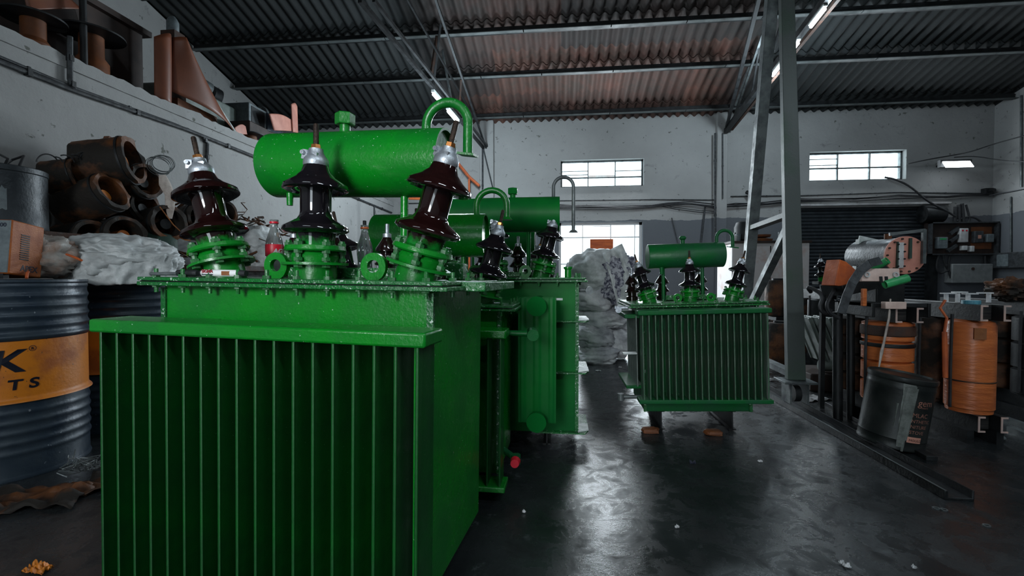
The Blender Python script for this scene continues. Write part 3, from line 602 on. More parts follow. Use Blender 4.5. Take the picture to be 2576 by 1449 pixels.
b=MB(); b.lathe([(.128,.0),(.131,.004),(.131,.018),(.128,.022)],40,Matrix.Translation((0,0,zt-.15))); b.build('coil_band','black',CA)
MB().lathe([(.128,0),(.132,.005),(.132,.05),(.128,.06)],40,Matrix.Translation((0,0,zt-.085))).build('coil_wrap','darkrust',CA)
MB().lathe([(.1062,.0),(.108,.002),(.108,.005),(.1062,.008)],40,Matrix.Translation((0,0,.325))).build('coil_seam','kraft_dk',CB)
MB().cbox((-.035,-.101,zt2-.07),(.05,.012,.06),(0,0,R(-18))).build('paper_patch','kraft',CB)
MB().cyl((0,.0,zt2+.0),(0,.0,zt2+.105),.04,n=20).build('limb_wrap','teal',CB,label='pale blue insulating wrap on the limb'); MB().cyl((0,.0,.155),(0,.0,.075),.03,n=20).build('limb_wrap','teal',CB,label='pale blue insulating wrap on the limb')
p=P(2376,835,2.72);q=P(2378,950,2.72)
b=MB().cyl(Vector((p.x,2.72,p.z))-Vector((2.275,2.8,0)),Vector((q.x,2.72,q.z))-Vector((2.275,2.8,0)),.012,n=10); b.tube([Vector((p.x,2.72,p.z))-Vector((2.275,2.8,0)),P(2382,800,2.72)-Vector((2.275,2.8,0)),P(2365,775,2.74)-Vector((2.275,2.8,0)),P(2378,755,2.74)-Vector((2.275,2.8,0))],.007,6); b.build('copper_lead','orange',CB)
for i,(px,py) in enumerate(((2385,738),(2414,735),(2440,739),(2478,737))):
    p=P(px,py,2.98)-Vector((2.275,2.8,0)); b=MB().cbox((p.x,p.y,p.z),(.07,.03,.007)).cbox((p.x+(-.01 if i<3 else .02),p.y,(p.z+zt2+.085)/2),(.012,.02,max(.01,p.z-zt2-.085))); b.build('bare_bracket','paper',CB,label='bare bright steel bracket on top')
b=MB(); pts=[P(2240,752,2.80),P(2236,800,2.79),P(2224,860,2.78),P(2218,885,2.78),P(2211,925,2.78)]
tag(MB().tube(pts,[.011,.016,.015,.020,.008],8,.35).build('cotton_tape','tape'),'strip of white cotton tape hanging down the banded copper coil','tape')
# scrap piled on the banded core
yt=zt+.085
def at(px,py,y): return P(px,py,y)
c=P(2276,642,2.95); r=.112; dirv=Vector((.03,1,.03)).normalized(); bk=c+dirv*.42
t=thing('oil_tank','dark cylindrical oil tank with a round pink end plate lying on the scrap pile','tank',c)
MB().cyl(dirv*.005,dirv*.42,r*.93,n=40).build('tank_body','blkcan',t)
MB().cyl(-dirv*.006,dirv*.005,r,n=48).build('end_plate','pink',t,label='round pink bolted end plate')
q=(-dirv).to_track_quat('Z','Y').to_matrix().to_4x4()
b=MB(); b.M=q
for i in range(14): a=2*math.pi*i/14; b.cyl((r*.88*math.cos(a),r*.88*math.sin(a),.004),(r*.88*math.cos(a),r*.88*math.sin(a),.014),.006,n=6)
b.build('plate_bolts','darkrust',t,kind='stuff')
ux=Vector((1,-.03,0)).normalized(); o0=-dirv*.012
b=MB().beam(o0-ux*.03+Vector((0,0,-.075)),o0-ux*.03+Vector((0,0,.075)),.03,.01,up=dirv).build('sight_glass','white',t,label='pale vertical sight glass strip')
b=MB()
for i in range(4):
    for s in (-1,1): p=o0-ux*(.03+s*.017)+Vector((0,0,-.065+.043*i)); b.cyl(p,p-dirv*.012,.005,n=6)
b.build('sight_glass_bolts','black',t)
MB().beam(o0-ux*.048+Vector((0,0,-.08)),o0-ux*.048+Vector((0,0,.08)),.008,.014,up=dirv).beam(o0+ux*.02+Vector((0,0,-.02)),o0+ux*.02+Vector((0,0,.10)),.014,.014,up=dirv).build('gauge_pipe','gcyl',t)
b=MB().beam(o0+ux*.085+Vector((0,0,-.05))-dirv*.01,o0+ux*.085+Vector((0,0,.15))-dirv*.01,.018,.018,up=dirv); b.beam(o0+ux*.09+Vector((0,0,.145))-dirv*.01,o0-ux*.08+Vector((0,0,.125))+dirv*.02,.018,.018); b.build('angle_frame','steel',t)
MB().cyl(dirv*.15+Vector((0,0,.1)),dirv*.15+Vector((0,0,.135)),.02,n=14).build('filler_neck','boardor',t)
# what carries it
b=MB(); b.box(1.90,2.06,2.98,3.32,yt+.0,c.z-r*.93-.005); o=tag(b.build('switch_box','black',bevel=.006),'black steel box wedged between the core and the dark oil tank','box')
tag(MB().beam(P(2160,602,3.3)+Vector((0,0,0)),P(2148,700,3.3),.04,.012).beam(P(2160,602,3.3),P(2205,612,3.3),.012,.05).build('bent_angle','white_chip'),'bent pale steel angle leaning behind the dark oil tank','angle iron')
pl=P(2212,692,2.84); b=MB(); b.cbox((0,0,0),(.215,.02,.075)); o=b.build('drilled_plate','pinkplate',loc=pl,rot=(R(-8),0,R(4)),bevel=.003); tag(o,'pale pink steel plate with bushes at both ends lying on the scrap pile','plate')
for s in (-1,1): MB().ring((s*.08,-.02,.0),(s*.08,-.008,.0),.016,.009,n=16).build('bush','white',o)
for s in (.0,.03): MB().box(-.01+s,.005+s,-.016,-.01,-.045,-.01).build('lug','black',o)
tag(MB().ring(P(2225,716,2.83),P(2283,700,2.83),.024,.020,n=24).build('green_pipe','lgreen'),'short bright green pipe pointing left under the pink plate','pipe')
tag(MB().ring(P(2192,678,3.0),P(2233,655,2.93),.021,.017,n=24).build('green_pipe','lgreen'),'short green pipe lying above the pink plate, beside the round pink disc','pipe')
p=P(2112,690,3.0); o=MB().prism([(-.075,-.075),(.0,-.075),(.115,.0),(-.01,.075),(-.055,.085)],-.05,.05,'y').build('folded_sheet','orange',loc=p,rot=(0,R(5),R(15)),bevel=.004); tag(o,'folded orange steel sheet leaning at the left of the scrap pile','sheet metal')
p=P(2150,722,2.95); tag(MB().box(-.085,.12,-.03,.2,-.035,.028).box(-.05,-.042,-.033,-.03,-.03,.02).box(.03,.036,-.033,-.03,-.03,.02).build('steel_channel','black',loc=p,rot=(0,R(-14),0),bevel=.004),'black channel section under the folded orange sheet','channel')
pts=[P(2215,655,2.84),P(2190,662,2.80),P(2165,680,2.78),P(2145,710,2.76),P(2130,745,2.75),P(2117,785,2.75)]
b=MB()
for i in range(len(pts)-1): b.beam(pts[i],pts[i+1]+(pts[i+1]-pts[i])*.08,.045,.006,up=(0,-1,.3))
tag(b.build('belt','conduit'),'grey flat belt curving down over the left of the scrap pile','belt')
p=P(2190,745,2.87); tag(MB().box(-.16,.15,-.02,.3,-.012,.012).box(-.16,-.145,-.03,.3,-.07,.012).box(.135,.15,-.03,.3,-.07,.012).build('support_frame','black',loc=Vector((1.945,2.86,yt+.012)),bevel=.003),'black frame lying across the top of the banded core','frame')
tag(MB().box(-.055,.055,-.02,.02,-.02,.02).build('pale_block','pinkplate',loc=P(2248,768,2.80),bevel=.003),'small pale pink block between the clamp channels','block')
tag(MB().box(-.012,.012,-.01,.01,-.05,.05).build('copper_strip','copper',loc=P(2173,748,2.8),bevel=.004),'upright copper strip at the near end of the banded core','strip')
# loose bushing and hooks at the left of the pile
q=put('spare_bushing',S['porc_black'],None,(1.80,3.36,.842),(0,R(-6),0),.50); tag(q,'small black porcelain bushing with silver top left of the folded orange sheet','bushing'); put('terminal_cap',S['cap'],q); put('terminal_rod',S['rod'],q)
tag(MB().box(-.014,.014,-.014,.014,0,.85).box(-.05,.05,-.04,.04,.85,.87).build('slim_stand','black',loc=(1.80,3.36,0)),'slim dark stand under the small black bushing','stand')
def curl(label,pts,r=.008,m='cable',nm='cable_hook',cat='cable'):
    # smooth the polyline
    P2=[Vector(p) for p in pts]
    for _ in range(2):
        o=[P2[0]]
        for a,c in zip(P2,P2[1:]): o+=[a*.75+c*.25,a*.25+c*.75]
        P2=o+[P2[-1]]
    return tag(MB().tube(P2,r,8).build(nm,m),label,cat)
curl('thick black cable curl hanging left of the banded core, outer one',[P(2040,735,3.1),P(2030,722,3.08),P(2050,728,3.05),P(2072,745,3.0),P(2060,775,2.98),P(2075,790,2.98),P(2092,780,2.98)],.012)
curl('black cable loop hanging beside the banded core, inner one',[P(2100,728,3.0),P(2090,745,2.95),P(2078,770,2.93),P(2090,790,2.93),P(2110,800,2.93)],.011)
for i,(px,lb) in enumerate(((2107,'left'),(2140,'right'))):
    a=P(px,785,3.12); tag(MB().cyl((a.x-.0,3.10,0),(a.x,3.12,a.z),.028 if i==0 else .022,n=20).build('insulating_tube','black'),'upright dark insulating tube, %s of the two before the banded core'%lb,'tube','dark insulating tubes')
# paint tin
p=G(2283,1140); t=thing('paint_tin','black dented paint tin with grey drips, tilting against the flat bar','tin',(p.x,p.y+.13,.012),(R(2),R(7.5),0))
r=.146; MB().lathe([(r*.97,0),(r,.004),(r,.012),(r*.985,.016),(r*.985,.05),(r,.054),(r*.99,.06),(r*.985,.31),(r,.318),(r*.985,.326),(r*.985,.345),(r*1.01,.35),(r*1.02,.356),(r*1.02,.372),(r*.98,.376),(r*.96,.366),(0,.366)],48).build('tin_body','tincan',t)
aC=math.atan2(-p.y,-p.x)
def lab(s,size,a,z,m='salmon',parent=t,nm='lettering'):
    me=textmesh(s,size,m,0); wrap(me,r*.985,aC+a,z); put(nm,me,parent)
lab('gem',.048,.58,.245); lab('PAINTS',.011,.72,.232); 
for i,s in enumerate(('MLAC','NTHETIC','NITURE','STOVE')): lab(s,.030 if i==0 else .024,.47,.185-.029*i)
for a,z0,z1,w in ((.25,.02,.345,.05),(.36,.0,.34,.03),(.17,.09,.33,.012),(.43,.06,.33,.025),(.02,.12,.24,.008)):
    n=12; vs=[];fs=[]
    for i in range(n+1):
        z=z0+(z1-z0)*i/n; ww=w*(.35+.65*(i/n))*(1+.3*noise.noise(Vector((z*30,a*9,0))))
        for s in (-1,0,1): aa=aC+a+s*ww/r/2; rr=r*.99+.0015+(.002 if s==0 else 0); vs.append((rr*math.cos(aa),rr*math.sin(aa),z))
    for i in range(n):
        for k in (0,1): q=3*i+k; fs.append((q,q+1,q+4,q+3))
    MB().add(vs,fs).build('paint_drip','drip',t)
vs=[];n=8
for i in range(n+1):
    aa=aC+.44+.46*i/n
    for z in (.052,.082): vs.append(((r+.001)*math.cos(aa),(r+.001)*math.sin(aa),z))
MB().add(vs,[(2*i,2*i+2,2*i+3,2*i+1) for i in range(n)]).build('label_patch','salmon',t); me=textmesh('MOULDS',.017,'black',0); put('lettering',wrap(me,r+.0014,aC+.49,.060),t)
# leaning radiators behind the gantry
for i in range(3):
    top=P(2018+i*25,796,4.0); bot=P(2062+i*25,905,4.0); d_=top-bot
    t=thing('spare_radiator','grey pressed radiator panel, %s of three leaning beside the gantry foot'%['leftmost','middle','rightmost'][i],'radiator',bot,group='grey radiators leaning beside the gantry')
    b=MB(); b.beam((0,0,0),d_,.014,.26,up=(0,1,0)); b.build('panel','radgrey',t,bevel=.004)
    for y in (-.115,.0,.1): MB().beam((0.0,y,0),d_+Vector((0,y,0)),.03,.022,up=(0,1,0)).build('flute','radgrey',t,bevel=.008)
    MB().cyl((-.05,-.10,-.03),(.04,-.10,-.03),.045,n=24).build('header_pipe','radgrey',t)
a=P(2105,930,4.0); tag(MB().box(-.3,.25,-.2,.2,0,a.z-.0).build('wooden_block','board',loc=(a.x,4.0,0),bevel=.01),'dark block on the floor under the leaning grey radiators','block')
# drums of wound coils behind the gantry
for i,(px,py0,py1,Y,r,m,lb) in enumerate(((1955,705,793,5.2,.12,'kraft_dk','upper oily brown paper coil seen between the gantry legs'),(1960,812,940,4.9,.13,'kraft_dk','lower brown coil standing left behind the gantry foot'),(2012,730,800,5.5,.1,'kraft_dk','dark brown coil behind the right gantry leg'),(1940,812,900,5.4,.12,'kraft','brown coil half hidden behind the lone transformer'))):
    a=P(px,py1,Y); z1=P(px,py0,Y).z; z0=0 if i in (1,3) else a.z
    t=thing('wound_coil',lb,'coil',(a.x,Y,z0),group='brown coils behind the gantry')
    MB().lathe([(r*.5,0),(r*.95,0),(r,.02),(r*1.02,(z1-z0)*.5),(r,z1-z0-.02),(r*.9,z1-z0),(r*.5,z1-z0)],30).build('winding',m,t); MB().cyl((0,0,0),(0,0,z1-z0+.02),r*.45,n=20).build('tube_core','black',t)
zs=P(1960,795,5.2).z
t=thing('work_bench','dark steel bench carrying brown coils behind the gantry','bench',(2.75,5.35,0)); MB().box(-.5,.6,-.3,.3,zs-.04,zs).build('bench_top','black',t,bevel=.004)
for x in (-.45,.55):
    for y in (-.26,.26): MB().box(x-.02,x+.02,y-.02,y+.02,0,zs-.04).build('bench_leg','black',t)
# blotched white cabinet behind the gantry
a=P(1842,612,6.6);c=P(2035,745,6.6)
t=thing('white_cabinet','wide rust blotched white cabinet against the back wall behind the gantry legs','cabinet',((a.x+c.x)/2,6.9,0)); w=(c.x-a.x)/2
MB().box(-w,w,-.3,.3,.08,a.z).build('body','pinkwhite',t,bevel=.01); MB().box(-.006,.006,-.304,-.298,.12,a.z-.04).build('door_gap','black',t); MB().box(-w-.02,w+.02,-.32,.32,a.z,a.z+.03).build('top_board','board',t)
for s in (-1,1): MB().box(s*(w-.06)-.03,s*(w-.06)+.03,-.25,.25,0,.08).build('foot','black',t)
zc=a.z+.03
p=P(1876,612,6.7); tag(MB().lathe([(.09,0),(.13,.03),(.135,.2),(.11,.27),(.05,.30),(0,.3)],24).box(-.14,.14,-.02,.02,.1,.13).build('black_pot','black',loc=(p.x,6.75,zc)),'round black motor housing standing on the white cabinet','motor')
p=P(1915,612,6.7); tag(MB().lathe([(.0,0),(.14,0),(.15,.03),(.1,.04),(.05,.05),(.12,.06),(.13,.09),(0,.09)],24).build('brown_reel','boardor',loc=(p.x,6.72,zc)),'flat rusty reel lying on the white cabinet','reel')
for i,px in enumerate((1848,1856,1963,1985)):
    p=P(px,612,6.65); tag(MB().lathe([(.03,0),(.035,.08+.02*i),(.0,.08+.02*i)],14).build('tin_can','greyplastic' if i else 'white',loc=(p.x,6.64,zc)),['pale small can at the left end of the white cabinet top','grey small can beside the pale one on the white cabinet','grey can right of the rusty reel on the white cabinet','grey can at the right end of the white cabinet top'][i],'can')
# ---------------------------------------------------------------- sacks at the back
t0=[(1500,893,52,26,4.95,'bottom grey white sack of the pile, touching the floor'),(1548,862,38,34,5.15,'sack at the lower right of the white sack pile'),(1493,845,50,30,5.0,'second sack from the bottom of the pile beside the middle transformer'),(1512,800,62,30,5.1,'third sack up in the pile, tied at its right end'),(1560,800,34,40,5.4,'tall pale sack behind the right of the pile'),(1490,752,55,34,5.05,'fourth sack up in the pile, below the bulging one'),(1565,735,42,40,5.3,'white sack under the shredded cloth')]
for i,(px,py,hw,hh,Y,lb) in enumerate(t0):
    c=P(px,py,Y); k=Y/1150
    tag(MB().blob((0,0,0),(hw*k*.97,.22,hh*k*.98),(60,40),.8,.16,1.7,i+3,flat=-hh*k*.95,wr=.20).build('stuffed_sack','sack_far',loc=c,rot=(0,R((-6,8,4,-5,0,6,0)[i]),0)),lb,'sack','stuffed sacks piled by the bright lower window')
c=P(1500,690,5.1); o=MB().blob((0,0,0),(.34,.30,.27),(72,48),.9,.16,1.6,21,flat=-.24,wr=.14).build('bulging_sack','sack',loc=c); tag(o,'large bulging pale sack on top of the pile by the bright lower window','sack')
c=P(1553,700,4.95); o=thing('cloth_sack','torn white sack spilling shredded grey cloth at the top of the pile','sack',c)
MB().blob((0,0,0),(.20,.20,.27),(48,36),.9,.2,3,5,wr=.3).build('shredded_cloth','cloth',o)
vs=[];fs=[];n=16;m_=22
for j in range(m_+1):
    for i in range(n+1):
        u=i/n;v=j/m_; x=-.17+.20*u+.16*v*(.3+u); z=.26-.62*v+.10*u; y=-.21-.05*math.sin(u*9+v*4)*.6+.10*(1-v)*(1-v)-.03*noise.noise(Vector((u*6,v*5,2)))
        if j==m_: z-=.03*random.random()
        vs.append((x*(1-.45*v)+.07*v,y,z))
for j in range(m_):
    for i in range(n): a=j*(n+1)+i; fs.append((a,a+1,a+n+2,a+n+1))
q=MB().add(vs,fs).build('sack_flap','sack',o,ang=80); md=q.modifiers.new('thick','SOLIDIFY'); md.thickness=.006
# ---------------------------------------------------------------- left: drums, bags, machine
def drum(label,cx,cy,rot=0):
    t=thing('steel_drum',label,'drum',(cx,cy,0),(0,0,rot),'blue and orange oil drums on the left'); r=.288
    def prof(z0,z1,ribs):
        p=[]; n=60
        for i in range(n+1):
            z=z0+(z1-z0)*i/n; k=0
            for c,a,w in ribs: k+=a*math.exp(-((z-c)/w)**2)
            p.append((r+k,z))
        return p
    R1=[(.86,.004,.008),(.815,.006,.011),(.77,.007,.011),(.725,.007,.011),(.68,.007,.011),(.635,.013,.014)]
    MB().lathe([(0,.868),(r*.96,.868),(r*.97,.885),(r*1.02,.889),(r*1.022,.878),(r,.87)][::-1]+[],56).build('rim','navy',t)
    MB().lathe(prof(.618,.872,R1),64).build('upper_shell','navy',t,ang=60)
    MB().lathe(prof(.345,.618,[(.345,.014,.012)]),64).build('orange_band','drum_or',t,ang=60)
    MB().lathe([(r*1.01,0),(r*1.02,.006),(r,.02)]+prof(.021,.345,[(.30,.005,.011),(.255,.006,.011),(.21,.006,.011),(.165,.006,.011),(.12,.006,.011)]),64).build('lower_shell','navy',t,ang=60)
    return t,r
dx,dy=-2.63,1.907; D1,r=drum('blue drum with orange band and dark lettering at the left edge',dx,dy); aC=math.atan2(-dy,-dx)
me=textmesh('K',.135,'textnavy',.004); put('lettering',wrap(me,r+.001,aC-.185,.485,.18,1.15),D1)
me=textmesh('T S',.062,'textnavy',.0018); put('lettering',wrap(me,r+.001,aC-.005,.405,.12,1.2),D1)
me=textmesh('R',.016,'textnavy',.0006); put('lettering',wrap(me,r+.001,aC+.262,.575),D1)
vs=[];n=20
for i in range(n):
    for q in (.0105,.0125): a=2*math.pi*i/n; x=.005+q*math.cos(a); z=.581+q*math.sin(a); aa=aC+.262+x/r; vs.append(((r+.002)*math.cos(aa),(r+.002)*math.sin(aa),z))
MB().add(vs,[(2*i,2*i+1,(2*i+3)%(2*n),(2*i+2)%(2*n)) for i in range(n)]).build('registered_ring','textnavy',D1)
D2,_=drum('blue drum with orange band behind, under the big white sack',-2.72,2.60,.4)
# orange machine
t=thing('welding_machine','orange slotted machine case lettered APEX, tilted on the drum at the left edge','machine',(-2.53,1.85,.893),(0,0,R(106)))
L_,W_,H_=.182,.20,.255
q=MB().box(0,L_,0,W_,0,H_).build('case','apex',t,rot=(0,R(6.5),0),bevel=.007); q.location=(0,0,.022)
MB().box(-.004,.012,.004,W_-.004,.006,H_-.004).build('front_panel','greyplastic',q,bevel=.002)
b=MB()
for k in range(12): b.box(.052,.100,-.002,.001,.075+.0105*k,.080+.0105*k)
b.build('louvre_slots','black',q)
put('lettering',textmesh('APEX',.040,'textnavy',.0006),q,(.060,-.0005,.022),(R(90),0,0)); put('lettering',textmesh('C200',.026,'textnavy',.0005),q,(-.005,.075,H_-.035),(R(90),0,R(-90)))
for z in (.08,.16): MB().cyl((-.002,.1,z),(-.022,.1,z),.018,n=18).build('dial','black',q)
MB().tube([(.09,-.012,.02),(.06,-.03,.01),(.045,-.04,-.015)],.006,8).build('cable_end','orange',q)
MB().box(.0,.03,.02,W_-.02,0,.024).build('foot','black',t)
# bags over the drums
c=Vector((-2.62,2.50,1.005)); t=thing('white_sack','big slumped white woven sack draped over the rear drum','sack',c)
MB().blob((0,0,0),(.30,.26,.135),(96,64),.72,.14,2.0,3,flat=-.105,wr=.22).build('sack_body','sack',t,rot=(R(0),R(9),R(-28)))
b=MB(); vs=[];fs=[];n=70;m_=16
for j in range(m_+1):
    for i in range(n+1):
        u=i/n;v=j/m_; a=R(-112+118*u); rx,ry=.335,.31; x=rx*math.cos(a)*(1+.05*math.sin(u*17)*v); y=ry*math.sin(a)*(1+.06*math.sin(u*23+v)*v); z=.03-(.13+.045*math.sin(u*math.pi)+.015*noise.noise(Vector((u*6,v,0))))*v; w=1+.06*noise.noise(Vector((u*14,v*3,2)))+.05*noise.noise(Vector((u*30+v*6,v*5,5))); vs.append((x*w,y*w,z))
for j in range(m_):
    for i in range(n): a=j*(n+1)+i; fs.append((a,a+1,a+n+2,a+n+1))
q=b.add(vs,fs).build('sack_skirt','sack',t,ang=80); md=q.modifiers.new('thick','SOLIDIFY'); md.thickness=.012
c=Vector((-2.74,2.12,1.0)); o=MB().blob((0,0,0),(.17,.16,.12),(48,32),.8,.2,2.6,14,flat=-.105,wr=.22).build('dirty_sack','sack_dirty',loc=c,rot=(0,0,R(-20))); tag(o,'crumpled stained sack between the orange machine and the big white sack','sack')
tag(MB().tube([P(168,640,2.08),P(185,646,2.06),P(205,655,2.05)],.006,8).build('orange_tube','orange'),'short orange tube stuck in the stained sack','tube')
# green tank behind the bags, on the low rack
def rack(label,x0,x1,y0,y1,z):
    t=thing('storage_rack',label,'rack',((x0+x1)/2,(y0+y1)/2,0)); w,d=(x1-x0)/2,(y1-y0)/2
    MB().box(-w,w,-d,d,z-.04,z).build('shelf','darkrust',t,bevel=.004)
    for sx in (-1,1):
        for sy in (-1,0,1): MB().box(sx*(w-.025)-.02,sx*(w-.025)+.02,sy*(d-.03)-.02,sy*(d-.03)+.02,0,z-.04).build('upright','black',t)
    return t
rack('dark low rack along the left wall carrying scrap coils',-3.27,-2.40,2.93,5.6,.985)
A_=Vector((-3.13,2.80,1.125)); B_=Vector((-2.77,3.06,1.105)); d=B_-A_; t=thing('gas_tank','dull green round ended tank lying behind the white sack','tank',A_)
MB().lathe([(0,0),(.05,.005),(.09,.025),(.11,.07),(.112,.12),(.112,.34),(.10,.40),(.07,.435),(0,.445)],36,d.to_track_quat('Z','Y').to_matrix().to_4x4()).build('tank_body','gcyl',t)
MB().ring(d*.42,d*.52,.1145,.108,n=36).build('strap','kraft',t)
MB().cyl(d*.68+Vector((0,0,.1)),d*.68+Vector((0,0,.145)),.010,n=12).cyl(d*.68+Vector((0,0,.145)),d*.68+Vector((0,0,.155)),.018,n=12).build('valve','gcyl',t)
b=MB(); h=d*.2+Vector((0,0,.165)); b.beam(h-d*.12,h+d*.12,.03,.012).beam(h-d*.12+Vector((0,0,-.07)),h-d*.12,.012,.03,up=(1,0,0)).beam(h+d*.12+Vector((0,0,-.07)),h+d*.12,.012,.03,up=(1,0,0)); b.build('carry_handle','gcyl',t)
# black sheet steel drum high at the left edge
t=thing('plank_shelf','dark wall shelf at the left edge carrying a black steel can','shelf',(-3.3,2.4,1.16)); MB().box(.0,.42,-.45,.5,-.03,0).build('shelf_board','darkrust',t,bevel=.003)
for y in (-.35,.4): MB().beam((.01,y,-.18),(.3,y,-.03),.02,.02).build('bracket','black',t)
t=thing('steel_can','tall black sheet steel can with torn grey paper label at the left edge','can',(-3.06,2.20,1.16)); r=.195
MB().lathe([(r,0),(r*1.01,.01),(r,.02),(r,.30),(r*1.02,.305),(r*1.02,.33),(r*.98,.335),(r*.9,.32),(0,.32)],48).build('can_body','blkcan',t)
aC=math.atan2(-2.2,3.06); vs=[];n=10
for i in range(n+1):
    a=aC-.14+.30*i/n
    for z in (.09+.01*random.random(),.20+.02*random.random()): vs.append(((r+.002)*math.cos(a),(r+.002)*math.sin(a),z))
MB().add(vs,[(2*i,2*i+2,2*i+3,2*i+1) for i in range(n)]).build('torn_label','greyplastic',t)
b=MB()
for k in range(5): a=aC+.35*k-.9; b.tube([(r*.8*math.cos(a),r*.8*math.sin(a),.32),(r*.9*math.cos(a)+.02,r*.9*math.sin(a),.36+.03*(k%3)),(r*.6*math.cos(a)-.03,r*.9*math.sin(a)+.03,.38+.02*(k%2)),(r*.3*math.cos(a),r*.5*math.sin(a),.34)],.006,6)
b.build('scrap_wire','cable',t,kind='stuff')
# scrap coil rolls piled against the left wall
def roll(label,p0,p1,r,m='kraft_dk',seed=0,hole=.80):
    p0=Vector(p0);p1=Vector(p1);d=p1-p0;l=d.length;n=36;k=10;vs=[];fs=[]
    M_=d.to_track_quat('Z','Y').to_matrix().to_4x4(); t=thing('scrap_roll',label,'roll',p0,group='oily brown scrap coils piled by the left wall')
    for j in range(k+1):
        for i in range(n):
            a=2*math.pi*i/n; rr=r*(1+.06*noise.noise(Vector((math.cos(a)*1.5+seed*5,math.sin(a)*1.5,j*.35)))+.03*noise.noise(Vector((math.cos(a)*5,math.sin(a)*5+seed,j*.9)))); zz=l*j/k+(.03*noise.noise(Vector((a*2,seed,0))) if j==k else 0); vs.append((rr*math.cos(a),rr*math.sin(a),zz))
    for j in range(k):
        for i in range(n): fs.append((j*n+i,j*n+(i+1)%n,(j+1)*n+(i+1)%n,(j+1)*n+i))
    o=len(vs)
    for i in range(n): a=2*math.pi*i/n; vs.append((r*hole*math.cos(a),r*hole*math.sin(a),l))
    for i in range(n): a=2*math.pi*i/n; vs.append((r*hole*.95*math.cos(a),r*hole*.95*math.sin(a),l*.3))
    for i in range(n): i2=(i+1)%n; fs.append((k*n+i,k*n+i2,o+i2,o+i)); fs.append((o+i,o+i2,o+n+i2,o+n+i))
    fs.append(tuple(o+n+i for i in range(n))[::-1]); fs.append(tuple(range(n))[::-1])
    b=MB(); b.M=M_; b.add(vs,fs); b.build('paper_winding',m,t,ang=60)
    b=MB(); b.M=M_; b.cyl((r*.1,0,l*.31),(r*.1,0,l*.8),r*.30,n=18); b.build('inner_core','drum_or' if seed in (1,2,5) else 'black',t)  # orange cores are painted glints inside the open roll ends
    b=MB(); b.M=M_; b.ring((0,0,l*.86),(0,0,l*.90),r*1.05,r*.98,n=36); b.build('binding_strap','black',t); return t
RL=[('large roll on top of the pile, its dark open end facing right',(208,418),(338,403),-3.12,-2.86,.155),
('long brown roll just below the top one, in the middle of the pile',(170,530),(285,480),-3.12,-2.84,.125),
('dark roll at the upper left of the pile, beside the black can',(120,450),(200,440),-3.16,-3.02,.105),
('roll at the back of the pile, partly behind the hanging wire coil',(300,470),(372,455),-3.12,-2.88,.12),
('ragged roll low in the pile above the green tank',(255,600),(318,590),-3.10,-2.82,.12),
('roll low in the pile left of the left bushing',(352,575),(428,560),-3.12,-2.78,.125),
('roll at the right end of the pile behind the left bushing',(452,560),(516,548),-3.12,-2.74,.125),
('small roll end showing just right of the left bushing',(505,545),(566,536),-3.10,-2.76,.11),
('dark roll hidden deep in the middle of the pile',(300,540),(370,520),-3.14,-2.92,.12),
('dark roll at the lower left of the pile behind the bags',(165,610),(235,600),-3.12,-2.90,.115)]
for k,(lb,a,c,xa,xc,r) in enumerate(RL): roll(lb,PX(*a,xa),PX(*c,xc),r,'kraft_dk',k+1)
random.seed(4)
b=MB()
for k in range(60):
    x=random.uniform(-3.1,-2.75); y=random.uniform(2.7,4.3); z=random.uniform(.95,1.5); p=Vector((x,y,z)); pts=[p]
    for i in range(5): p=p+Vector((random.uniform(-.06,.06),random.uniform(-.12,.12),random.uniform(-.07,.06))); p.z=max(p.z,.95); p.x=max(p.x,-3.26); pts.append(p)
    b.tube(pts,random.uniform(.005,.016),5,.5)
tag(b.build('paper_scraps','kraft_dk',kind='stuff'),'tangle of torn oily paper strips and wires under the brown rolls','scrap')
b=MB()
for k in range(9):
    q=PX(120+k*22,395+random.uniform(-8,12),-3.0); s=random.choice((-1,1)); b.tube(arc((q.x,q.y,q.z-.02),random.uniform(.03,.08),random.uniform(0,40),random.uniform(110,190),10,(0,s,0),(.2,0,1)),.004,5)
tag(b.build('wire_ends','cable',kind='stuff'),'loose wires sticking up from the top roll','wire')
o=MB().prism([(q.y,q.z) for q in (PX(240,385,-3.0),PX(262,372,-3.0),PX(275,342,-3.0),PX(330,372,-3.0),PX(352,392,-3.0),PX(250,400,-3.0))],-3.04,-3.0,'x').build('torn_card','boardor'); tag(o,'torn rust orange card standing on top of the scrap rolls','card')
c=PX(398,415,-2.86); b=MB()
for k in range(9): b.tube(arc((c.x,c.y+.006*k,c.z-.01+.004*k),.065+.018*random.random(),0,360,24,(.35+.12*math.sin(k),.9,0),(.03*k,-.08,.8)),.0022,5)
tag(b.build('wire_coil','steel'),'thin bright wire coil hanging at the right of the scrap rolls','wire coil')
c=PX(408,440,-2.80); pts=[c+Vector((0,0,0)),c+Vector((0,.02,-.06)),c+Vector((.01,.05,-.13)),c+Vector((.01,.05,-.22)),c+Vector((.0,.06,-.30))]
tag(MB().tube(pts,[.02,.035,.03,.028,.012],10,.4).build('rag_strip','tape'),'pale torn rag hanging from the wire coil','rag')
tag(MB().tube([PX(402,520,-2.75),PX(436,565,-2.7),PX(470,597,-2.68)],.004,5).build('thin_stick','kraft'),'thin stick leaning down behind the left bushing','stick')
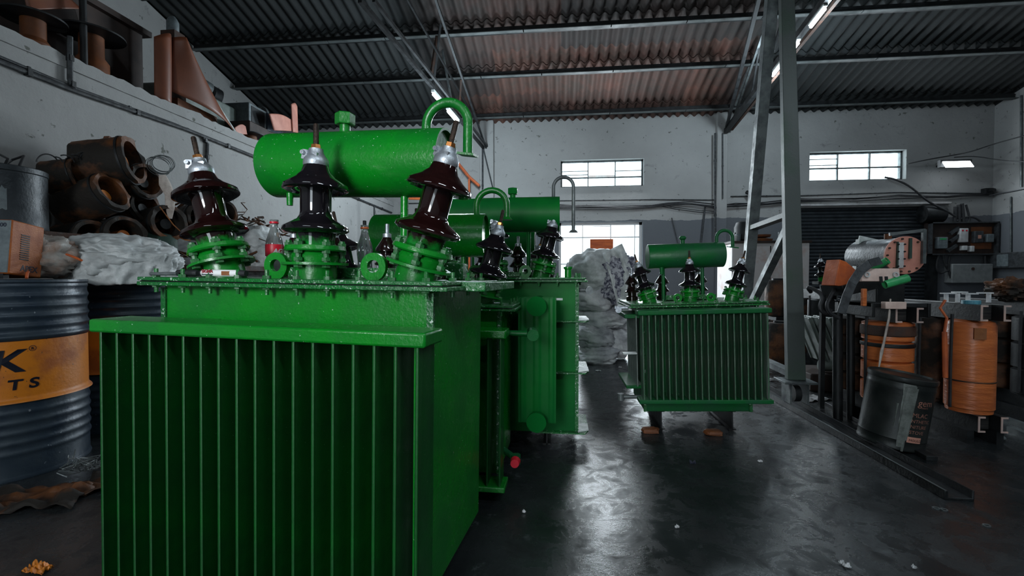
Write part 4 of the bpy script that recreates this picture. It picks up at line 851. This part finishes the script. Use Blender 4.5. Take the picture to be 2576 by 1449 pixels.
# pale bags on the rack against the left wall, behind the bottles
for i,(px,py,x,a,z) in enumerate(((645,605,-2.85,.16,.14),(675,650,-2.75,.17,.15),(640,665,-2.9,.15,.12))):
    c=PX(px,py,x); tag(MB().blob((0,0,0),(a,a*1.3,z),(32,22),.85,.25,2.5,i+40,wr=.2).build('pale_bag','sack',loc=c),['upper pale bag against the left wall behind the red labelled bottle','right pale bag against the left wall behind the red labelled bottle','lower pale bag against the left wall, at the left of its pile'][i],'bag','pale bags by the left wall')
tag(MB().box(-3.2,-2.5,5.65,6.9,0,PX(675,650,-2.75).z-.14).build('wooden_crate','darkrust',bevel=.01),'dark wooden crate under the pale bags by the left wall','crate')
# litter at the drum foot
def sheet(label,nm,c,w,d,m,seed,h=.03,rot=0,cat='litter'):
    vs=[];fs=[];n=18
    for j in range(n+1):
        for i in range(n+1):
            u,v=i/n-.5,j/n-.5; e=1+.25*noise.noise(Vector((math.atan2(v,u)*2,seed,0))); vs.append((u*w*e,v*d*e,.004+h*abs(noise.noise(Vector((u*4+seed,v*4,seed))))*1.6))
    for j in range(n):
        for i in range(n): a=j*(n+1)+i; fs.append((a,a+1,a+n+2,a+n+1))
    o=MB().add(vs,fs).build(nm,m,loc=c,rot=(0,0,rot),ang=70); md=o.modifiers.new('thick','SOLIDIFY'); md.thickness=.002; return tag(o,label,cat)
sheet('crumpled brown paper on the floor at the foot of the left drum','brown_paper',(-2.10,1.60,0),.36,.20,'kraft_dk',3,.05,.3)
sheet('flat brown card on the floor between the left drum and the nearest transformer','brown_card',(-1.86,1.78,0),.42,.22,'kraft_dk',8,.03,.2)
random.seed(9); b=MB()
for k in range(60):
    p=Vector((random.gauss(0,.035),random.gauss(0,.03),abs(random.gauss(0,.02))+.01)); b.tube([p,p+Vector((random.uniform(-.04,.04),random.uniform(-.04,.04),random.uniform(0,.03))),p+Vector((random.uniform(-.05,.05),random.uniform(-.05,.05),random.uniform(0,.04)))],.002,4)
tag(b.build('wire_wool','steel',loc=(-2.08,1.80,.03),kind='stuff'),'clump of grey wire wool beside the left drum','wire wool')
sheet('orange and green wrapper on the floor at the bottom left corner','wrapper',G(95,1437),.07,.035,'drum_or',5,.02)
sheet('white paper sheet on the floor beside the gantry wheel','paper_sheet',G(2005,1005)+Vector((.1,.02,0)),.26,.14,'paper',11,.02,.4)
sheet('small white paper on the floor under the gantry base tie','paper_scrap',G(1925,958),.12,.06,'paper',12,.04)
sheet('tiny blue wrapper on the open floor before the lone transformer','wrapper',G(1743,1168),.028,.014,'textnavy',13,.02)
for i,(px,py,w) in enumerate(((1703,1329,.014),(1912,1163,.02),(2130,1428,.02),(1318,1291,.012),(2118,1420,.015),(2300,1432,.012),(1505,934,.05),(1560,925,.03),(1590,945,.04),(1470,940,.03))):
    sheet(['tiny white curl on the floor below centre','white flake on the floor near the rail','white scrap at the bottom edge under the rail end','white fleck on the floor right of the nearest transformer','second white scrap at the bottom edge beside the first','dull fleck at the bottom edge toward the right','white scrap on the floor before the sack pile, nearest it','small white scrap right of the sack pile foot','white scrap on the floor left of the lone transformer','white scrap at the left of the sack pile foot'][i],'floor_scrap',G(px,py),w,w*.5,'paper',20+i,.01)
for i,(px,py) in enumerate(((2355,1279),(2375,1283),(2482,1323))): tag(MB().ring((0,0,0),(0,0,.003),.012,.007,n=18).build('washer','steel',loc=G(px,py)),['steel washer on the floor at the end of the rail, left','steel washer on the floor at the end of the rail, right','steel washer lying alone right of the rail end'][i],'washer','washers on the floor')
tag(MB().cyl((0,0,.012),(.03,.0,.012),.012,n=14).build('nut','steel',loc=G(2511,1108)),'round steel nut on the floor beside the orange coil foot','nut')
# bottles and markers on the nearest transformer's lid
def bottle(label,c,h,red,txt=None):
    t=thing('glass_bottle',label,'bottle',c); s=h/.2; prof=[(0,0),(.026,0),(.029,.004),(.029,.02),(.027,.045),(.026,.065),(.029,.09),(.0295,.11),(.027,.128),(.02,.15),(.0145,.168),(.0125,.18),(.0125,.196),(.0145,.198),(.0145,.203)]
    q=MB().lathe([(a*s,z*s) for a,z in prof],32).build('bottle_glass','glassclear',t,ang=60)
    if red:
        MB().lathe([(.0298*s,.072*s),(.0302*s,.076*s),(.0302*s,.112*s),(.0295*s,.114*s)],32).build('label','red',t)
        a0=math.atan2(-c.y,-c.x); put('lettering',wrap(textmesh(txt,.021,'labelwhite',.0012),.0302*s,a0-.15,.082*s,.15),t)
        MB().lathe([(0,.003),(.022*s,.003),(.023*s,.06*s),(0,.06*s)],20).build('dark_liquid','cola',t)
    else: MB().lathe([(0,.205*s),(.006,.205*s),(.006,.22*s),(0,.222*s)],12).build('stopper','black',t)
    MB().lathe([(.0145*s,.189*s),(.0155*s,.190*s),(.0155*s,.195*s),(.0145*s,.196*s)],24).build('neck_ring','red' if red else 'orange',t); return t
bottle('clear glass bottle with a red label, standing on the nearest transformer lid',Vector((-.985,1.49,.903)),.192,True,'AGN')
bottle('silvery glass bottle with orange neck ring, standing between centre and right bushings',Vector((-.655,1.48,.893)),.178,False)
def marker(label,px,py,Y,l,m,txt=None):
    p=P(px,py,Y); p.z=.9115; t=thing('marker_pen',label,'marker',p,(0,R(.8),R(-6)))
    MB().cyl((0,0,0),(l*.82,0,0),.0095,n=20).build('barrel',m,t); MB().cyl((l*.82,0,0),(l,0,0),.0098,.008,n=20).build('pen_cap','black',t); MB().cyl((-.006,0,0),(0,0,0),.0085,n=18).build('end_plug','black',t)
    if txt:
        put('lettering',textmesh(txt,.0125,'redprint',.0004),t,(.004,-.0097,.0005),(R(90),0,0)); put('lettering',textmesh('Permanent Marker',.0048,'textnavy',.0001),t,(.004,-.0098,-.005),(R(90),0,0))
        MB().cbox((l*.58,-.0085,0),(.025,.003,.011)).build('printed_picture','kraft',t)
    return t
marker('white permanent marker lettered SIGMA lying on the lid before the left bushing',512,697,1.165,.138,'labelwhite','SIGMA')
marker('black marker lying on the lid left of the white one',452,697,1.18,.062,'black')
p=P(380,706,1.17); tag(MB().cyl((0,0,0),(.09,-.01,0),.005,n=12).build('steel_rod','steel',loc=(p.x,1.17,.909)),'thin pale steel rod at the left corner of the nearest lid','rod')
# ---------------------------------------------------------------- loft things
def reel(label,px,py,x,r,h,m='boardor',tr=None):
    c=PX(px,py,x); c.z=2.34; t=thing('cable_reel',label,'reel',c,group='reels standing on the loft')
    MB().cyl((0,0,0),(0,0,.015),r*.8,n=32).build('bottom_flange','black',t); MB().lathe([(r*.62,.015),(r*.62,h*.5),(r*.45,h*.6),(r*.45,h-.015)],32).build('wound_core',m,t); MB().lathe([(r*.5,h-.018),(tr or r,h-.012),(tr or r,h),(r*.2,h+.004)],36).build('top_flange','black',t); return t
reel('tall reel with a wide black top flange and orange core on the loft',232,195,-3.6,.17,.43,tr=.21)
reel('small dark reel right of the tall one on the loft edge',285,208,-3.55,.10,.10,'kraft_dk')
reel('orange cored reel near the left edge of the loft',85,125,-3.65,.15,.36,tr=.18)
reel('reel right of the brown card sheet, orange core striped black',628,335,-3.5,.16,.17)
reel('taller reel under the black box on the loft',655,320,-3.62,.13,.33,'orange')
p=PX(212,175,-3.5); tag(MB().cyl((p.x,p.y,2.34),(p.x,p.y,roofz(p.y)-.1),.022,n=14).build('loft_post','black'),'thin black post rising from the loft at the upper left','post')
def patch(label,nm,pts,x,th,m,cat,bulge=0):
    p=[PX(px,py,x) for px,py in pts]; b=MB()
    n=14; vs=[];fs=[]
    tl,tr_,br,bl=p
    for j in range(n+1):
        for i in range(n+1):
            u,v=i/n,j/n; q=(tl*(1-u)+tr_*u)*(1-v)+(bl*(1-u)+br*u)*v; q=q+Vector((bulge*math.sin(math.pi*u),0,.03*math.sin(math.pi*u)*(1-v))); vs.append(q-tl)
    for j in range(n):
        for i in range(n): a=j*(n+1)+i; fs.append((a,a+1,a+n+2,a+n+1))
    o=b.add(vs,fs).build(nm,m,loc=tl,ang=70); md=o.modifiers.new('thick','SOLIDIFY'); md.thickness=th; 
    if label: tag(o,label,cat)
    return o
t=thing('card_sheet','tall curled brown card sheet standing on the loft edge','sheet',PX(388,245,-3.36))
for pts,bl_ in ((((387,92),(432,94),(432,274),(388,246)),.05),(((430,94),(456,116),(592,334),(432,230)),.10)):
    o=patch(None,'card_panel',pts,-3.36,.006,'brownsheet',None,bl_); o.parent=t; o.location=o.location-t.location
MB().tube([PX(452,118,-3.34)-t.location,PX(520,222,-3.33)-t.location,PX(594,336,-3.34)-t.location],.012,8).build('rolled_edge','white_chip',t,label='pale rolled edge of the card')
tag(MB().box(-.25,.0,0,.5,0,.16).build('orange_box','boardor',loc=(-3.40,3.78,2.34),rot=(0,0,.05)),'rust orange box under the curled brown card sheet','box')
tag(MB().lathe([(.045,0),(.05,.01),(.05,.1),(.035,.13),(.02,.15),(0,.15)],20).build('clear_jar','greyplastic',loc=(-3.60,3.96,PX(445,85,-3.62).z-.03),),'small clear jar behind the top of the brown card sheet','jar')
tag(MB().box(-3.67,-3.53,3.90,4.02,2.34,PX(445,85,-3.62).z-.03).build('loft_crate','darkrust'),'narrow dark crate behind the brown card sheet carrying the jar','crate')
for lb,pts,x,m in (('brown folded sheet jutting over the upper left corner of the loft',((60,-20),(160,-20),(205,22),(70,25)),-3.6,'brownsheet'),('dark panel leaning behind the orange reel at the upper left',((95,20),(190,25),(205,75),(100,70)),-3.8,'board')): patch(lb,'leaning_sheet',pts,x,.012,m,'sheet',.03)
p=PX(150,60,-4.1); tag(MB().box(-.3,.35,-.3,.5,0,p.z-2.34+.15).box(-.35,.4,-.35,.55,p.z-2.34+.15,p.z-2.34+.2).build('loft_rack','board',loc=(-4.2,p.y,2.34)),'dark wooden rack on the loft at the upper left corner','rack')
# motor and box group further along the loft
c=PX(680,300,-3.75); y0=c.y
t=thing('control_box','dark blue grey open control box on the loft, right of the brown card','box',(-3.85,y0-.25,2.34+.34))
MB().box(-.2,.2,-.3,.35,0,.28).build('box_shell','greyplastic',t,bevel=.01); MB().box(.195,.205,-.26,-.02,.03,.25).build('open_side','black',t); MB().box(.2,.215,.02,.33,.02,.27).build('side_panel','navy',t)
tag(MB().box(-4.2,-3.5,y0-.75,y0+.45,2.34,2.34+.335).build('loft_shelf','board',bevel=.01),'dark shelf box under the control box on the loft','shelf')
t=thing('electric_motor','black and silver motor lying on top of the loft boxes','motor',(-4.0,y0-.85,2.34+.62)); MB().cyl((-.05,-.35,.14),(.05,.05,.05),.08,n=28).build('motor_body','steel',t); MB().ring((.0,.12,0.02),(.03,.2,0.0),.12,.07,n=30).build('fan_ring','black',t); MB().cyl((0,.05,.04),(.02,.2,.0),.03,n=16).build('shaft','zinc',t)
tag(MB().box(-4.3,-3.8,y0-1.35,y0-.55,2.34,2.34+.54).build('machine_base','radgrey',bevel=.02),'grey machine base on the loft under the motor','machine')
t=thing('valve_wheel','small silver hand wheel on the control box','wheel',(-3.9,y0+.05,2.34+.66)); MB().ring((0,-.02,.04),(0,.02,.05),.09,.065,n=26).build('wheel_rim','steel',t); MB().box(-.08,.08,-.008,.008,.035,.055).build('spoke','steel',t); MB().cyl((0,0,-.04),(0,0,.05),.015,n=10).build('spindle','steel',t)
for lb,pts,x in (('pink steel panel leaning below the control box',((678,286),(735,303),(738,330),(690,328)),-3.5),('narrow pink upright at the right end of the loft clutter',((733,262),(748,268),(750,335),(737,332)),-3.48),('small pink sheet beside the tip of the brown card',((590,322),(618,318),(622,338),(592,338)),-3.4)): patch(lb,'pink_panel',pts,x,.012,'pink','panel',.01)
# ---------------------------------------------------------------- conduits and cables
def conduit(label,pts,r,m='conduit',nm='wall_conduit',cat='conduit',clips=True):
    t=thing(nm,label,cat,pts[0]); o=pts[0]; MB().tube([p-o for p in pts],r,8).build('pipe',m,t)
    if clips:
        for a,c in zip(pts,pts[1:]):
            k=max(1,int((c-a).length/.9))
            for i in range(k): q=a+(c-a)*((i+.5)/k)-o; MB().cbox(q,(r*2.3,r*1.6,r*2.4)).build('clip','black',t)
    return t
x=XL+.015
conduit('thick grimy conduit running the whole length of the left wall below the loft',[PX(-60,132,x),PX(180,226,x),PX(470,326,x),PX(655,400,x),PX(985,535,x)],.017)
conduit('thinner conduit just above the thick one on the left wall',[PX(-60,118,x)-Vector((0,0,.0)),PX(180,218,x),PX(440,312,x),PX(500,338,x)],.010)
conduit('short black conduit dropping from the loft reels to the wall conduit',[PX(176,92,x+.01),PX(176,200,x+.01),PX(186,224,x+.01)],.016)
conduit('conduit branch dropping down the left wall right of the left bushing',[PX(510,345,x),PX(522,362,x),PX(520,430,x)],.014)
conduit('thin vertical conduit low on the left wall behind the bottles',[PX(942,515,x),PX(942,640,x)],.012)
y=YB-.02
conduit('thin upper conduit across the back wall, left half',[P(1010,512,y),P(1400,505,y),P(1640,502,y),P(1800,503,y)],.010)
conduit('thin upper conduit across the back wall over the shutter',[P(1838,494,y),P(2020,492,y),P(2260,484,y),P(2500,487,y)],.010)
conduit('vertical conduit on the middle pilaster of the back wall, thicker',[P(1799,335,YB-.11),P(1799,610,YB-.11)],.018)
conduit('vertical conduit on the middle pilaster of the back wall, thinner',[P(1818,335,YB-.11),P(1818,500,YB-.11)],.012)
conduit('vertical conduit at the left pilaster of the back wall',[P(1214,372,YB-.11),P(1214,560,YB-.11)],.016)
conduit('slanting pipe leaning on the back wall right of the lone transformer tank',[P(1774,520,y-.02),P(1764,610,y-.02)],.016,clips=False)
conduit('slanting rod on the back wall left of the middle pilaster',[P(1690,548,y),P(1706,614,y)],.008,clips=False)
conduit('slanting cable from the left truss foot down the back wall',[P(1216,375,y-.09),P(1240,475,y-.09)],.012,clips=False)
b=MB()
pth=[(1400,518),(1480,520),(1560,521),(1640,518),(1680,512),(1740,512),(1800,519),(1850,515),(1930,512),(2005,503),(2150,500),(2260,494),(2380,494),(2500,487)]
random.seed(3)
for k in range(5): b.tube([P(px,py+random.uniform(-3,3)+k*1.2-2,y-.03-.006*k) for px,py in pth],.010,6)
tag(b.build('cable_bundle','cable'),'sagging bundle of black cables strung across the back wall','cables')
b=MB()
for k in range(2): b.tube([P(px,py+k*4,y-.02) for px,py in ((1660,514),(1700,522),(1760,530),(1798,532))],.006,6)
tag(b.build('loose_cables','cable'),'two loose cables sagging below the bundle left of the middle pilaster','cables')
curl('thin wire from the right window past the flood light to the right wall',[P(2284,412,8.7),P(2330,402,8.6),P(2400,390,8.5),P(2440,383,8.4),P(2500,362,8.3),P(2600,335,7.8)],.009,nm='wire')
curl('second thin wire from the flood light to the right wall, lower',[P(2400,396,8.5),P(2450,392,8.5),P(2520,404,8.3),P(2600,408,7.8)],.007,nm='wire')
curl('thick black cable curving from the right window down to the meter board',[P(2225,446,8.72),P(2250,450,8.66),P(2290,468,8.6),P(2330,505,8.6),P(2380,530,8.6),P(2404,545,8.6)],.018,nm='thick_cable')
curl('black cable running along the right wall into the corner',[P(2490,492,8.6),P(2520,486,8.3),P(2545,482,8.0),P(2600,470,7.3)],.014,nm='thick_cable')
curl('vertical pipe on the right wall beside the corner',[PX(2569,240,XR-.02),PX(2569,470,XR-.02)],.015,m='steel',nm='wall_pipe',cat='pipe')
curl('vertical pipe on the right wall down to the switch box',[PX(2543,495,XR-.02),PX(2543,640,XR-.02)],.012,m='steel',nm='wall_pipe',cat='pipe')
tag(MB().box(-.06,.06,-.07,.03,-.05,.05).cyl((0,-.07,0),(-.0,-.15,.0),.03,n=14).build('camera_housing','black',loc=P(2481,482,8.74)),'small black box high on the back wall near the right corner','box')
tag(MB().cyl((-.04,0,.05),(.04,-.1,-.03),.035,n=16).build('siren_horn','black',loc=P(1884,490,8.7)),'small dark horn on the back wall left of the gantry leg','horn')
# orange bent bar on the left part of the back wall
t=thing('ladder_frame','bent orange painted bar leaning on the back wall left of the bright window','frame',P(1180,480,8.6)); o=t.location
MB().tube([P(1145,402,8.6)-o,P(1180,445,8.6)-o,P(1206,468,8.6)-o],.028,8).tube([P(1180,450,8.6)-o,Vector((P(1180,600,8.6).x,8.6,0))-o],.02,8).build('bar','orange',t)
tag(MB().beam(P(1010,498,7.5),P(1100,500,7.5),.04,.05).box(P(1020,498,7.5).x-.02,P(1020,498,7.5).x+.02,7.48,7.52,0,P(1020,498,7.5).z).box(P(1095,500,7.5).x-.02,P(1095,500,7.5).x+.02,7.48,7.52,0,P(1095,500,7.5).z).build('orange_rack','orange'),'orange steel rack frame behind the nearest green tank on the left','rack')
for i,(px,py) in enumerate(((975,640),(1000,655))): tag(MB().box(-.12,.12,-.1,.1,0,.22).build('orange_carton','orange',loc=(P(px,py,6.8).x,6.8,0),rot=(0,0,.2)),['left','right'][i]+' small orange carton on the floor far behind the row','carton')
# ---------------------------------------------------------------- meter board and boxes at the right
a=P(2337,560,8.68);c=P(2505,641,8.68)
t=thing('meter_board','large dark board with electricity meters and fuses on the back wall','board',((a.x+c.x)/2,8.72,(a.z+c.z)/2)); w=(c.x-a.x)/2;h=(a.z-c.z)/2
MB().box(-w,w,-.02,.07,-h,h).build('board_panel','board',t); 
for q in ((-w,w,-.1,-.018,h-.02,h),(-w,w,-.1,-.018,-h,-h+.02),(-w,-w+.02,-.1,-.018,-h,h),(w-.02,w,-.1,-.018,-h,h)): MB().box(*q).build('frame_strip','conduit',t)
MB().box(.15,w-.06,-.028,-.018,-.18,.2).build('orange_backing','boardor',t)
def rel(px,py): p=P(px,py,8.64); return p.x-t.location.x,p.z-t.location.z
for nm,px,py,sw,sh,m in (('meter',2370,611,.16,.2,'greyplastic'),('fuse_unit',2424,592,.13,.24,'white'),('switch_unit',2461,596,.14,.2,'conduit'),('meter',2490,599,.11,.14,'greyplastic'),('fuse',2426,624,.08,.08,'white'),('fuse',2445,626,.06,.1,'white')):
    x,z=rel(px,py); q=MB().box(x-sw/2,x+sw/2,-.10,-.02,z-sh/2,z+sh/2).build(nm,m,t,bevel=.01)
    if px==2370: MB().box(x-.05,x+.05,-.103,-.1,z+.05,z+.08).build('green_display','lgreen',q)
    if px==2424:
        for s in (-.03,.03): MB().cyl((x+s,-.105,z+.08),(x+s,-.1,z+.08),.014,n=12).build('red_button','red',q)
    if px==2461: MB().box(x-.02,x+.03,-.103,-.1,z-.03,z+.03).build('red_sticker','salmon',q)
for px,py in ((2404,580),(2404,600),(2398,624)):
    x,z=rel(px,py); MB().cbox((x,-.05,z),(.17,.05,.05),(0,R(-38),0)).build('fuse_holder','conduit',t)
t2=thing('junction_box','plain grey steel junction box on the wall under the meter board','box',P(2434,688,8.72)); MB().box(-.32,.32,-.1,.08,-.165,.165).build('box_body','boxgrey',t2,bevel=.015); MB().cyl((.0,-.108,.08),(0,-.1,.08),.025,n=14).build('knockout','darkrust',t2)
t3=thing('switch_box','dark switch box on the right wall beside the meter board','box',PX(2533,655,XR-.06)); MB().box(-.06,.06,-.45,.3,-.13,.13).build('box_body','conduit',t3,bevel=.01); MB().box(-.07,-.058,-.1,.1,-.1,.1).build('box_lid','greyplastic',t3)
for i,pts in enumerate(([(2404,520),(2402,560)],[(2412,515),(2413,560)],[(2420,512),(2424,560)],[(2430,515),(2440,550),(2436,560)],[(2400,560),(2420,548),(2450,545),(2470,560)],[(2362,641),(2355,670),(2362,690),(2385,680)],[(2372,641),(2376,665),(2392,690)],[(2390,643),(2385,672),(2392,700)],[(2478,643),(2480,680),(2470,700)])):
    curl(['thick cable dropping into the meter board, leftmost','thick cable dropping into the meter board, second','thick cable dropping into the meter board, third','thick cable dropping into the meter board, right one','cable loop arching over the top of the meter board','cable loop hanging from the lower left corner of the meter board','cable from the meter board to the grey junction box, left','cable from the meter board down the left side of the junction box','cable from the meter board down the right side of the junction box'][i],[P(px,py,8.66) for px,py in pts],.026 if i<3 else .016)
# scrap at the right edge
c=P(2545,742,3.3); tag(MB().blob((0,0,0),(.12,.1,.07),(36,24),.9,.3,3,50,wr=.35).build('crumpled_paper','kraft_dk',loc=(c.x,3.3,.66+.085+.075)),'crumpled brown paper on the dark core at the right edge','paper')
for i,(px,py,px2) in enumerate(((2525,955,2590),(2530,1000,2600),(2540,1025,2600))):
    a=G(px,py+60); tag(MB().beam(a+Vector((0,0,.015)),G(px2,py+85)+Vector((0,0,.015)),.03,.03).build('steel_strip','steel'),['steel strip on the floor at the right edge, farthest','steel strip on the floor at the right edge, middle one','steel strip on the floor at the right edge, nearest'][i],'strip','steel strips on the floor at the right edge')
